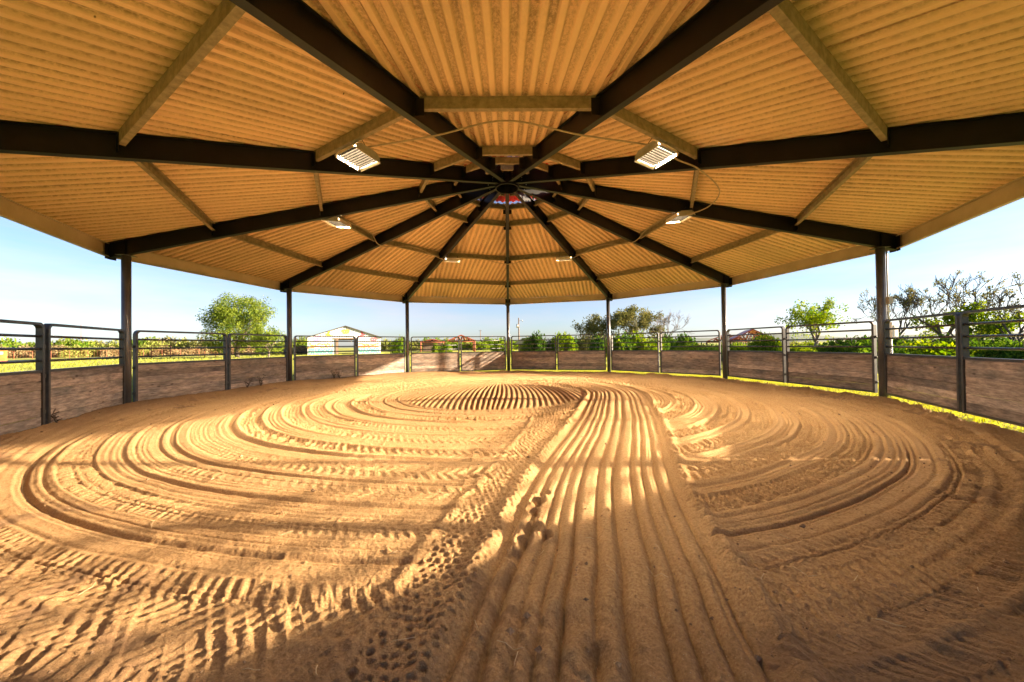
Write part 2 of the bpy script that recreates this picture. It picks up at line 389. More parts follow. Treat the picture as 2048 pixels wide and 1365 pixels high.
# ------------------------------------------------------------------ layout constants
NS = 11; TH = -0.0102; R = 9.0; HALF = math.pi / NS; TANH = math.tan(HALF); COSH = math.cos(HALF)
def ang(k): return 2 * math.pi * k / NS + TH
def pdir(a): return Vector((math.sin(a), math.cos(a), 0))
SL = 0.2419; ZB0 = 3.583 + SL * 9.0; BEAM = 0.36
def zbeam(r): return ZB0 - SL * r
def zsheet(a): return ZB0 + BEAM + 0.004 - SL / COSH * a
A_EAVE = 9.02; RE = A_EAVE / COSH

def at(px, py, depth):
    """a point of the place from where the photograph shows it and how far off it stands"""
    d = Fw + Rt * ((px - 1024) / FPX) + Ut * ((682.5 - py) / FPX)
    d = d / d.dot(Fw)
    return Vector((CX, CY, CAMH)) + d * depth

# ------------------------------------------------------------------ noise for the ground
def vnoise(x, y, seed=0):
    xi = np.floor(x).astype(np.int64); yi = np.floor(y).astype(np.int64); xf = x - xi; yf = y - yi
    def hsh(a, b):
        h = (a * 374761393 + b * 668265263 + seed * 974711) & 0x7fffffff
        h = ((h ^ (h >> 13)) * 1274126177) & 0x7fffffff
        return ((h ^ (h >> 16)) & 0xffff) / 65535.0
    u = xf * xf * (3 - 2 * xf); v = yf * yf * (3 - 2 * yf)
    return (hsh(xi, yi) * (1 - u) + hsh(xi + 1, yi) * u) * (1 - v) + (hsh(xi, yi + 1) * (1 - u) + hsh(xi + 1, yi + 1) * u) * v
def fbm(x, y, o=4, seed=0):
    s = 0; a = 1; t = 0
    for i in range(o):
        s = s + a * (vnoise(x, y, seed + i * 17) - 0.5); t += a; a *= 0.55; x = x * 2.03 + 11.7; y = y * 2.03 - 5.1
    return s / t
def sstep(a, b, x):
    t = np.clip((x - a) / (b - a), 0, 1); return t * t * (3 - 2 * t)

# ------------------------------------------------------------------ the sand floor
RCX, RCY = -0.45, 0.42
PATH = np.array([(0.36, -10.2), (0.62, -8.15), (0.83, -7.3), (1.24, -5.75), (1.80, -4.15), (2.45, -2.1), (2.98, -0.3), (3.18, 1.2),
                 (2.75, 2.9), (1.65, 4.05), (0.1, 4.55), (-1.7, 4.3), (-3.0, 3.4), (-3.9, 2.0), (-4.2, 0.4), (-3.9, -1.3)])
def spline(P, n=14):
    out = []
    for i in range(len(P) - 1):
        p0 = P[max(i - 1, 0)]; p1 = P[i]; p2 = P[i + 1]; p3 = P[min(i + 2, len(P) - 1)]
        for j in range(n):
            t = j / n
            out.append(0.5 * ((2 * p1) + (-p0 + p2) * t + (2 * p0 - 5 * p1 + 4 * p2 - p3) * t * t + (-p0 + 3 * p1 - 3 * p2 + p3) * t ** 3))
    out.append(P[-1]); return np.array(out)
def st_coords(x, y, P):
    """arc length and signed offset (right positive) from a polyline"""
    S = np.concatenate([[0], np.cumsum(np.linalg.norm(np.diff(P, axis=0), axis=1))])
    best = np.full(x.shape, 1e9); bs = np.zeros_like(x); bt = np.zeros_like(x)
    if x.size > 5000:
        lo_ = P.min(0) - 1.1; hi_ = P.max(0) + 1.1
        kk = (x > lo_[0]) & (x < hi_[0]) & (y > lo_[1]) & (y < hi_[1])
        bt[:] = 9.0
        # coarse cull by sampling every 6th node
        dm = np.full(kk.sum(), 1e9); xs, ys = x[kk], y[kk]
        for p_ in P[::6]: dm = np.minimum(dm, (xs - p_[0]) ** 2 + (ys - p_[1]) ** 2)
        w_ = np.where(kk.ravel())[0][dm < 1.6 ** 2]
        xs, ys = x.ravel()[w_], y.ravel()[w_]
        for c0 in range(0, len(w_), 4500):
            a1, b1, _ = st_coords(xs[c0:c0 + 4500], ys[c0:c0 + 4500], P)
            bs.ravel()[w_[c0:c0 + 4500]] = a1; bt.ravel()[w_[c0:c0 + 4500]] = b1
        return bs, bt, S[-1]
    for i in range(len(P) - 1):
        dx, dy = P[i + 1] - P[i]; L = math.hypot(dx, dy)
        if L < 1e-9: continue
        ux, uy = dx / L, dy / L
        s = np.clip((x - P[i, 0]) * ux + (y - P[i, 1]) * uy, 0, L)
        ex = x - P[i, 0] - ux * s; ey = y - P[i, 1] - uy * s
        d = ex * ex + ey * ey
        k = d < best
        best = np.where(k, d, best); bs = np.where(k, S[i] + s, bs)
        bt = np.where(k, np.sqrt(d) * np.sign(ex * uy - ey * ux), bt)
    return bs, bt, S[-1]

# ring profile: grooves the drag left at uneven radii
rr_grid = np.linspace(0, 10, 4000)
prof = np.zeros_like(rr_grid); profm = np.zeros_like(rr_grid)
_rng = np.random.default_rng(5)
r_ = 2.55
while r_ < 8.4:
    w = _rng.uniform(0.009, 0.016); a_ = _rng.uniform(0.010, 0.024)
    prof -= a_ * np.exp(-np.abs((rr_grid - r_) / w) ** 1.5)
    prof += 0.30 * a_ * np.exp(-((rr_grid - r_ - 2.0 * w) / w) ** 2)
    r_ += _rng.choice([_rng.uniform(0.045, 0.075), _rng.uniform(0.08, 0.14)])
for rg, a_, w in ((7.85, .05, .030), (7.1, .055, .026), (6.6, .04, .022), (5.85, .055, .026), (5.48, .045, .022), (4.65, .055, .024), (4.1, .045, .02), (3.72, .05, .022),
                  (3.3, .045, .02), (2.95, .045, .02), (2.62, .04, .02)):
    profm -= 1.0 * a_ * np.exp(-np.abs((rr_grid - rg) / w) ** 1.6)
    profm += 0.38 * a_ * np.exp(-((rr_grid - rg + 2.2 * w) / (1.2 * w)) ** 2)

TRACKS = ((3.45, .15, .085, 1), (4.35, .14, .10, -1), (4.9, .17, .11, 1), (5.62, .17, .12, -1), (6.25, .18, .12, 1), (6.85, .17, .12, -1), (7.45, .15, .078, 1), (8.3, .20, .085, -1), (8.62, .16, .08, 1), (8.95, .15, .075, -1))
def lugs(s, t, w, pitch, sgn):
    """chevron bars of a lugged tyre: s along, t across (-w..w)"""
    sk = s + sgn * np.abs(t) * 0.55 + 0.25 * pitch * np.sign(t)
    ph = np.abs(((sk / pitch) % 1.0) - 0.5) * 2
    li = np.floor(sk / pitch + 0.5)
    bar = sstep(0.32, 0.68, ph) * (0.25 + 0.95 * vnoise(li * 1.7 + 0.5, np.sign(t) * 3.0 + 0.5 + w * 50, 88))
    m = 1 - sstep(w * 0.82, w, np.abs(t))
    return bar, m

def sand_height(x, y):
    dx = x - RCX; dy = y - RCY; r = np.hypot(dx, dy); th = np.arctan2(dx, dy)
    r0 = np.hypot(x, y)
    wob = fbm(x * 0.5, y * 0.5, 3, 3)
    rw = r + 0.10 * wob + 0.03 * fbm(th * 3 + 20, r * 0.3, 2, 9) * 2
    z = 0.035 * fbm(x * 0.45, y * 0.45, 3, 21)
    amp = 0.55 + 0.95 * vnoise(th * 2.4 + 9, rw * 7.0, 31)
    left = sstep(-0.2, 0.9, -np.sin(th))          # rings are crispest on the side first dragged
    right = sstep(0.1, 0.9, np.sin(th))
    ampm = amp * (0.58 + 0.15 * left - 0.42 * right); amp = amp * (0.58 + 0.15 * left) + right * (0.6 + 0.9 * amp)
    ringm = sstep(2.42, 2.6, rw) * (1 - sstep(8.25, 8.45, rw))
    z = z + ringm * (amp * np.interp(rw, rr_grid, prof) + ampm * np.interp(rw, rr_grid, profm))
    # lugged tyre tracks running round
    for i, (rt, w, p, sg) in enumerate(TRACKS):
        t = rw - rt - 0.05 * np.sin(th * (2 + i % 3) + i)
        s = th * rt
        bar, m = lugs(s + 0.02 * fbm(s * 3, t * 5, 2, 60 + i), t, w, p, sg)
        vis = 0.3 + 0.9 * sstep(0.25, 0.6, vnoise(th * 1.5 + i * 5.3, rw * 0 + i, 71)) if rt < 8 else 0.45 * (0.4 + 1.2 * vnoise(s * 4, t * 9, 72 + i))
        near = 0.25 + 0.75 * sstep(-0.55, 0.2, -np.cos(th)) if rt < 8 else 1.0
        dep = (0.044 if rt < 6.7 else 0.020) * vis * near * (1 + (0.9 if rt < 8 else 4.0) * right)
        z = z - m * dep * (0.75 * (1 - bar) + 0.0) + m * dep * 0.35 * bar
        z = z + 0.45 * dep * np.exp(-((np.abs(t) - w * 1.15) / 0.03) ** 2)
    # middle: straight combed rows, slightly fanned
    cm = 1 - sstep(2.40, 2.52, rw)
    q = (x + 0.45) * (1 + 0.035 * (y - 0.4)) + 0.03 * (y - 0.4) ** 2 * np.tanh((x + 0.45) * 2) + 0.05 * wob
    qa = 0.5 + vnoise(q * 2.2, y * 0.25, 41)
    q = q + 0.035 * fbm(q * 3 + 7, y * 0.4, 3, 43)
    comb = np.abs(((q / 0.135) % 1.0) - 0.5) * 2
    z = z * (1 - cm) + cm * (0.055 * (1 - (r / 2.5) ** 2) + 0.024 * qa * (sstep(0.15, 0.85, comb) - 0.5))
    # the trodden plain patch between the middle and the outgoing pass
    # round-lug tyre track beside the outgoing pass
    PP = spline(np.array([(0.95, -2.6), (0.82, -3.5), (0.55, -4.6), (0.28, -5.7), (0.05, -6.5), (-0.13, -7.15), (-0.20, -7.6), (-0.27, -7.95), (-0.5, -9.2)]) - np.array([0.15, 0.03]), 8)
    s, t, L = st_coords(x, y, PP)
    wd = 0.19 + 0.09 * (1 - np.clip(s / L, 0, 1))
    md = (1 - sstep(wd * 0.9, wd * 1.12, np.abs(t + 0.03 * fbm(s * 4, t * 0, 2, 5)))) * sstep(0.05, 0.6, s) * (1 - sstep(L - 0.8, L - 0.4, s))
    cs = 0.055
    gi = np.floor(s / cs); off = (gi % 2) * 0.5
    tx = t / 0.064 + off; gj = np.floor(tx)
    jit = lambda a, b, sd: (vnoise(a * 1.0 + 0.5, b * 1.0 + 0.5, sd) - 0.5)
    fx = (s / cs - gi - 0.5) + 0.6 * jit(gi * 3.1, gj * 5.3, 77); fy = (tx - gj - 0.5) + 0.6 * jit(gi * 2.7, gj * 4.1, 78)
    dd = np.sqrt(fx * fx + fy * fy)
    size = 0.40 + 0.24 * jit(gi * 1.3, gj * 9.1, 79)
    pit = 1 - sstep(size * 0.45, size * 1.12, dd)
    z = z * (1 - 0.8 * md) + md * (0.006 - 0.023 * pit * (1 - 0.2 * sstep(L - 3.0, L - 1.2, s)) * (0.45 + 0.8 * vnoise(gi * 1.9 + 0.5, gj * 2.3 + 0.5, 80)) + 0.012 * fbm(x * 14, y * 14, 3, 81))
    z = z + 0.02 * np.exp(-((np.abs(t) - wd * 1.25) / 0.05) ** 2) * sstep(0.05, 0.6, s) * (1 - sstep(L - 0.8, L - 0.4, s))
    # outgoing drag pass with its teeth marks
    P2 = spline(PATH - np.array([0.18, 0.05]), 10)
    s, t, L = st_coords(x, y, P2)
    t = t + 0.045 * fbm(s * 0.8, t * 0 + 3, 3, 55)
    wp = 0.72
    endf = 1 - sstep(L - 4.5, L - 0.5, s)
    mp = (1 - sstep(wp - 0.03, wp + 0.05, np.abs(t))) * endf
    tq = t + 0.012 * fbm(s * 1.5, t * 6, 2, 91)
    teeth = np.zeros_like(t)
    tr = np.random.default_rng(8); tc = -wp + 0.06
    while tc < wp - 0.03:
        w = tr.uniform(0.026, 0.046); a_ = tr.uniform(0.028, 0.050) * (0.8 if tc > 0.4 else 1.0)
        fade = 0.75 + 0.5 * vnoise(s * 0.7 + tc * 30, s * 0 + tc * 11, 13)
        teeth = teeth - a_ * fade * (0.8 * np.exp(-((tq - tc) / w) ** 2) + 0.4 * np.exp(-((tq - tc) / (0.35 * w)) ** 2))
        tc += tr.uniform(0.085, 0.185)
    for tc in np.random.default_rng(15).uniform(-wp + 0.05, wp - 0.05, 16):
        teeth = teeth - 0.009 * vnoise(s * 0.9 + tc * 40, s * 0 + tc * 17, 14) * 1.6 * np.exp(-np.abs((tq - tc) / 0.011) ** 1.5)
    z = z * (1 - mp) + mp * (0.008 + teeth)
    z = z + endf * (0.034 * np.exp(-((t + wp + 0.07) / 0.06) ** 2) + 0.040 * np.exp(-((t - wp - 0.06) / 0.06) ** 2))
    z = z - endf * 0.026 * np.exp(-((np.abs(t) - wp + 0.02) / 0.035) ** 2)
    # hoof scuffs and a spot of boot prints in the pass
    for (hx, hy, hr, hd) in ((0.42, -6.55, .07, .045), (0.37, -6.72, .05, .03), (0.50, -6.40, .05, .035), (0.34, -7.02, .08, .05), (0.44, -7.12, .05, .04), (0.28, -7.18, .06, .03),
                             (0.20, -7.35, .05, .03), (0.45, -7.95, .11, .03), (0.55, -8.12, .08, .03)):
        d = np.hypot((x - hx + 0.16) * 1.2, y - hy) / hr
        z = z - hd * np.exp(-d ** 2.2) + hd * 0.55 * np.exp(-((d - 1.45) / 0.45) ** 2)
    # rough banked edge: sand is thrown up against the boards on the shaded-morning side
    edge = sstep(8.15, 8.75, r0)
    z = z + edge * 0.03 * fbm(x * 2.2, y * 2.2, 4, 101)
    lw = sstep(-1.0, 5.0, -x)
    z = z + lw * 0.16 * sstep(7.9, 8.75, r0) + (1 - lw) * 0.085 * sstep(8.2, 8.6, r0) * vnoise(x * 2.6, y * 2.6, 402) * vnoise(x * 0.9 + 3, y * 0.9, 403) * 2
    # diagonal tyre chatter in the nearest left ground and the nearest right ground
    bl = sstep(7.95, 8.2, r) * (1 - sstep(8.45, 8.7, r0))
    ca, sa = 0.80, 0.60
    dg = x * ca + y * sa; dl = -x * sa + y * ca
    dgw = dg + 0.05 * fbm(dg * 3, dl * 3, 3, 111)
    c2 = 0.55 * np.abs(((dgw / 0.075) % 1) - 0.5) * 2 + 1.2 * vnoise(dgw * 11, dl * 2.2, 114) - 0.35
    z = z + bl * (0.016 + 0.020 * right) * (sstep(0.2, 0.8, c2) - 0.5) * (0.25 + 1.1 * vnoise(x * 2.5, y * 2.5, 112))
    # crumbs
    z = z + 0.012 * fbm(x * 9, y * 9, 3, 121) * (0.35 + 1.3 * vnoise(x * 1.1, y * 1.1, 122))
    z = z + 0.006 * fbm(x * 26, y * 26, 3, 125) * (0.3 + 1.2 * vnoise(x * 1.7, y * 1.7, 126)) + 0.004 * (vnoise(x * 70, y * 70, 127) - 0.5)
    c = vnoise(x * 24, y * 24, 131) * vnoise(x * 13 + 4, y * 13, 132)
    z = z + 0.014 * sstep(0.58, 0.85, c) * sstep(0.35, 0.75, vnoise(x * 0.9, y * 0.9, 133) + 0.3 * edge)
    return z

NRM = [pdir(ang(k) + HALF) for k in range(-5, 6)]
def pdist(x, y):
    d = x * 0 - 99.0
    for n_ in NRM: d = np.maximum(d, x * n_.x + y * n_.y)
    return d
def build_sand():
    na, nr = 1180, 860; RS = 9.0
    D = math.hypot(CX, CY); base = math.atan2(-CX, -CY)
    pm = math.asin(RS / D) * 0.9995
    w = np.linspace(-1, 1, na); phi = pm * (0.93 * w + 0.07 * w ** 3)
    b = D * np.cos(phi); disc = np.sqrt(np.maximum(RS ** 2 - (D * np.sin(phi)) ** 2, 0))
    d0 = b - disc; d1 = b + disc
    v = np.linspace(0, 1, nr)
    e0 = d0 ** -0.5; e1 = d1 ** -0.5
    d = (e0[:, None] * (1 - v) + e1[:, None] * v) ** -2.0
    A = base + phi
    X = CX + np.sin(A)[:, None] * d; Y = CY + np.cos(A)[:, None] * d
    Z = sand_height(X, Y)
    pdv = pdist(X, Y); Z = Z - 0.5 * sstep(8.46, 8.64, pdv - 0.14 * sstep(-1.0, 4.0, -X) + 0.10 * fbm(X * 3, Y * 3, 3, 400))
    V = np.stack([X, Y, Z], -1).reshape(-1, 3)
    idx = np.arange(na * nr).reshape(na, nr)
    Fq = np.stack([idx[:-1, :-1], idx[1:, :-1], idx[1:, 1:], idx[:-1, 1:]], -1).reshape(-1, 4)[:, ::-1]
    me = np_mesh("arena_sand", V, Fq, True)
    r0 = np.hypot(X, Y)
    damp = sstep(7.7, 8.8, r0 + 0.8 * fbm(X * 1.2, Y * 1.2, 4, 201)) * 0.8
    damp = np.maximum(damp, 0.8 * sstep(0.55, 0.8, vnoise(X * 1.7, Y * 1.7, 203)) * sstep(0.5, 0.8, vnoise(X * 7, Y * 7, 204)) * sstep(6.5, 8.2, r0))
    a = me.attributes.new("damp", 'FLOAT', 'POINT'); a.data.foreach_set("value", damp.ravel().astype(np.float32))
    o = link_mesh("arena_floor", me, M['sand']); tag(o, kind='structure')
    return o
build_sand()

def ground_z(pd):
    t = np.clip((pd - 8.44) / 0.12, 0, 1); return -0.17 + 0.155 * t
def build_ground():
    radii = [0.0, 4.0, 8.0, 8.44, 8.50, 8.56, 8.7, 9.0, 9.4, 9.8, 10.5, 12, 15, 20, 27, 36, 50, 75, 110, 170, 260, 420, 700, 1200, 2400, 4500]
    n = 132; V = []; Fq = []
    for r in radii:
        for j in range(n):
            a = TH + 2 * math.pi * j / n
            m_ = ((a - TH) % (2 * HALF)) - HALF
            rr_ = r / math.cos(m_) if r < 13 else r
            V.append((rr_ * math.sin(a), rr_ * math.cos(a), float(ground_z(r))))
    for i in range(len(radii) - 1):
        for j in range(n):
            k = (j + 1) % n
            Fq.append((i * n + j, i * n + k, (i + 1) * n + k, (i + 1) * n + j)[::-1])
    o = link_mesh("ground", np_mesh("ground", V, Fq, True), M['pasture']); tag(o, kind='structure')
build_ground()

# ------------------------------------------------------------------ the shelter
shelter = empty("round_pen_shelter")
tag(shelter, "eleven-sided open steel shelter with tan corrugated roof on round posts", "shelter")

def build_shelter():
    # posts
    for k in range(-5, 6):
        c = pdir(ang(k)) * R
        mb = MB()
        mb.tube([(c.x, c.y, -0.25), (c.x, c.y, 3.568)], 0.085, 24)
        mb.box((c.x, c.y, 3.575), (0.26, 0.26, 0.014), Matrix.Rotation(-ang(k), 3, 'Z'))
        o = mb.build("post", M['post'], shelter)
        if k == 3:
            d = pdir(ang(k)); tvec = Vector((d.y, -d.x, 0))
            q = c + tvec * 0.08 + d * 0.07
            cb = MB(); cb.tube([(q.x, q.y, 0.0), (q.x, q.y, 3.3), (q.x, q.y, 3.5)], 0.017, 10)
            cb.build("conduit", M['galv'], o)
            cb = MB(); cb.box((q.x + tvec.x * 0.03, q.y + tvec.y * 0.03, 2.30), (0.11, 0.08, 0.17), Matrix.Rotation(-ang(k), 3, 'Z'))
            cb.build("junction_box", M['grey_metal'], o)
    # rafters
    for k in range(-5, 6):
        a = ang(k); d = pdir(a); t = Vector((d.y, -d.x, 0))
        mb = MB(); r0, r1 = 0.30, RE - 0.02
        def sec(r):
            p = d * r; zb = zbeam(r); zt = zb + BEAM
            def P(u, z): return (p.x + t.x * u, p.y + t.y * u, z)
            w, tf, tw = 0.054, 0.013, 0.006
            return [P(-w, zb), P(w, zb), P(w, zb + tf), P(tw, zb + tf), P(tw, zt - tf), P(w, zt - tf), P(w, zt), P(-w, zt), P(-w, zt - tf), P(-tw, zt - tf), P(-tw, zb + tf), P(-w, zb + tf)]
        mb.loft([sec(r0), sec(r1)], True, False)
        # end plates
        for rr in (r0, r1):
            p = d * rr
            mb.box((p.x, p.y, zbeam(rr) + BEAM / 2), (0.108, 0.012, BEAM - 0.004), Matrix.Rotation(-a, 3, 'Z'))
        # web stiffener over the post
        for s in (-1, 1):
            p = d * R + t * s * 0.029
            mb.box((p.x, p.y, zbeam(R) + BEAM / 2), (0.044, 0.01, BEAM - 0.03), Matrix.Rotation(-a, 3, 'Z'))
        raf = mb.build("rafter", M['steel_dark'], shelter)
        for ap in (1.42, 2.26, 4.58, 6.90, A_EAVE - 0.05):
            r = ap / COSH
            for s in (-1, 1):
                cb = MB(); p = d * (r - 0.02) + t * s * 0.072
                tall = 0.20 if ap < 8 else 0.3
                aa = a + s * HALF
                zt = zsheet(ap) - 0.03
                cb.box((p.x, p.y, zt - tall / 2 - 0.03), (0.13, 0.008, tall + 0.05), Matrix.Rotation(-aa, 3, 'Z'))
                cb.build("purlin_clip", M['steel_dark'], raf)
    # purlins and eave beams
    for k in range(-5, 6):
        am = ang(k) + HALF; d = pdir(am); t = Vector((d.y, -d.x, 0))
        for ap in (0.80, 1.42, 2.26, 4.58, 6.90, A_EAVE):
            eave = ap > 8.5
            hgt = 0.31 if eave else (0.18 if ap > 2 else 0.15); fl = 0.07; th = 0.005
            hw = ap * TANH - (0.075 if not eave else 0.02)
            zt = zsheet(ap) - 0.006
            mb = MB()
            sg = 1 if not eave else 1
            def P(u, dd, z): q = d * (ap + dd) + t * u; return (q.x, q.y, z)
            ins = -fl
            prof_ = [(0, 0), (0, -hgt), (ins, -hgt), (ins, -hgt + 0.018), (ins + th, -hgt + 0.018), (ins + th, -hgt + th), (-th, -hgt + th), (-th, -th), (ins + th, -th), (ins + th, -0.018), (ins, -0.018), (ins, 0)]
            tops = []
            for u in (-hw, hw):
                ring = []
                for (dd, zz) in prof_:
                    uu = u - math.copysign((-dd) * TANH, u)
                    ring.append(P(uu, dd, zt + zz))
                tops.append(ring)
            mb.loft(tops, True, True)
            mb.build("eave_beam" if eave else "purlin", M['fascia'] if eave else M['purlin'], shelter)
    # corrugated sheets
    pitch = 0.183; rib = 0.036
    def profz(u):
        q = (u / pitch) % 1.0
        if q < 0.33: return 0.0
        if q < 0.50: return rib * (q - 0.33) / 0.17
        if q < 0.83: return rib
        return rib * (1 - (q - 0.83) / 0.17)
    brk = [0.0, 0.33, 0.50, 0.83]
    cover = pitch * 5; A_IN = 1.40; A_OUT = 9.10
    for k in range(-5, 6):
        am = ang(k) + HALF; d = pdir(am); t = Vector((d.y, -d.x, 0))
        hw = A_OUT * TANH
        i0 = math.floor(-hw / cover - 0.5); i1 = math.ceil(hw / cover + 0.5)
        for i in range(i0, i1 + 1):
            ua, ub = (i - 0.5) * cover, (i + 0.5) * cover
            lap = 0.012
            lo, hi = max(ua - lap, -hw + 0.001), min(ub + lap, hw - 0.001)
            if hi - lo < 0.03: continue
            us = {lo, hi}
            n0 = math.floor(lo / pitch) - 1
            for n in range(n0, n0 + 14):
                for q in brk:
                    u = (n + q) * pitch
                    if lo < u < hi: us.add(u)
            for u in (-A_IN * TANH, 0.0, A_IN * TANH):
                if lo < u < hi: us.add(u)
            us = sorted(us)
            V = []; Fc = []; uv = []; lift = 0.006 * (i % 2)
            for u in us:
                al = max(A_IN, abs(u) / TANH)
                for ap in (A_OUT, al):
                    q = d * ap + t * u; V.append((q.x, q.y, zsheet(ap) + profz(u) + lift)); uv.append((u + 10 * k, ap))
            nb = len(V)
            for (x, y, z), w in zip(list(V), list(uv)): V.append((x, y, z + 0.0016)); uv.append(w)
            mis = []
            for j in range(len(us) - 1):
                a0, a1, b0, b1 = 2 * j, 2 * j + 1, 2 * j + 2, 2 * j + 3
                Fc.append((a0, b0, b1, a1)); mis.append(0)
                Fc.append((nb + a0, nb + a1, nb + b1, nb + b0)); mis.append(1)
            me = bpy.data.meshes.new("roof_sheet"); me.from_pydata(V, [], Fc)
            ra = me.attributes.new("recess", 'FLOAT', 'POINT')
            ra.data.foreach_set("value", [min(max((w_ - zsheet(q_[1]) - lift) / rib, 0), 1) for w_, q_ in zip([v_[2] for v_ in V], uv)])
            ul = me.uv_layers.new(name="UVMap")
            for lp in me.loops: ul.data[lp.index].uv = uv[lp.vertex_index]
            me.materials.append(M['roof']); me.materials.append(M['red_metal'])
            me.polygons.foreach_set("material_index", mis); me.update()
            link_mesh("roof_sheet", me, None, shelter)
    for k in range(-5, 6):
        d = pdir(ang(k)); t = Vector((d.y, -d.x, 0)); mb = MB(); rings = []
        for r in (1.5, RE + 0.10):
            def Q(u, dz): q = d * r + t * u; return (q.x, q.y, zsheet(r * COSH) + rib + 0.012 + dz)
            fall = 0.17 * math.sin(HALF) * SL / COSH
            rings.append([Q(-0.17, -fall - 0.02), Q(-0.165, -fall), Q(0, 0.006), Q(0.165, -fall), Q(0.17, -fall - 0.02), Q(0.16, -fall - 0.004), Q(0, 0.003), Q(-0.16, -fall - 0.004)])
        mb.loft(rings, True, True)
        mb.build("hip_cap", M['red_metal'], shelter)
    # hub: ring with bolted plates
    zb = zbeam(0.32)
    mb = MB(); n = 44
    rings = []
    for (r, z) in ((0.325, zb - 0.05), (0.325, zb + 0.42), (0.300, zb + 0.42), (0.300, zb - 0.05)):
        rings.append([(r * math.sin(2 * math.pi * j / n), r * math.cos(2 * math.pi * j / n), z) for j in range(n)])
    rings.append(rings[0])
    mb.loft(rings, True, False, smooth=False)
    hub = mb.build("hub_ring", M['steel_dark'], shelter)
    mb = MB()
    mb.loft([[(0.30 * math.sin(2 * math.pi * j / n), 0.30 * math.cos(2 * math.pi * j / n), zb + z) for j in range(n)] for z in (0.36, 0.40)], True, True)
    mb.build("hub_cap", M['steel_dark'], hub)
    for k in range(-5, 6):
        d = pdir(ang(k)); t = Vector((d.y, -d.x, 0)); mb = MB()
        for zz in (0.07, 0.14, 0.21, 0.28):
            for s in (-1, 1):
                p = d * 0.52 + t * s * 0.012
                mb.tube([(p.x, p.y, zbeam(0.52) + zz), (p.x + t.x * s * 0.012, p.y + t.y * s * 0.012, zbeam(0.52) + zz)], 0.013, 6)
        mb.build("bolt_row", M['galv'], hub)
    # raised vent cap over the middle
    zc = 6.03; ro = 1.95
    for k in range(-5, 6):
        am = ang(k) + HALF; d = pdir(am); t = Vector((d.y, -d.x, 0)); ao = ro * COSH
        us = sorted({-ao * TANH, 0.0, ao * TANH} | {(n + q) * pitch for n in range(-5, 5) for q in brk if abs((n + q) * pitch) < ao * TANH})
        mb = MB(); ring = []
        for u in us:
            row = []
            for ap in (ao, max(abs(u) / TANH, 0.02)):
                q = d * ap + t * u; row.append((q.x, q.y, zc + (ao - ap) * 0.27 + profz(u)))
            ring.append(row)
        for r0_, r1_ in zip(ring[:-1], ring[1:]):
            mb.quad((r0_[0], r1_[0], r1_[1], r0_[1]))
        mb.build("vent_cap_sheet", M['red_metal'], shelter)
        # short stub carrying the cap
        dh = pdir(ang(k)); p = dh * 1.5; mb = MB()
        z0, z1 = zbeam(1.5) + BEAM + 0.002, zc + (ao - 1.5 * COSH) * 0.27 - 0.004
        mb.box((p.x, p.y, (z0 + z1) / 2), (0.05, 0.05, z1 - z0), Matrix.Rotation(-ang(k), 3, 'Z'))
        mb.build("vent_stub", M['steel_dark'], shelter)
build_shelter()

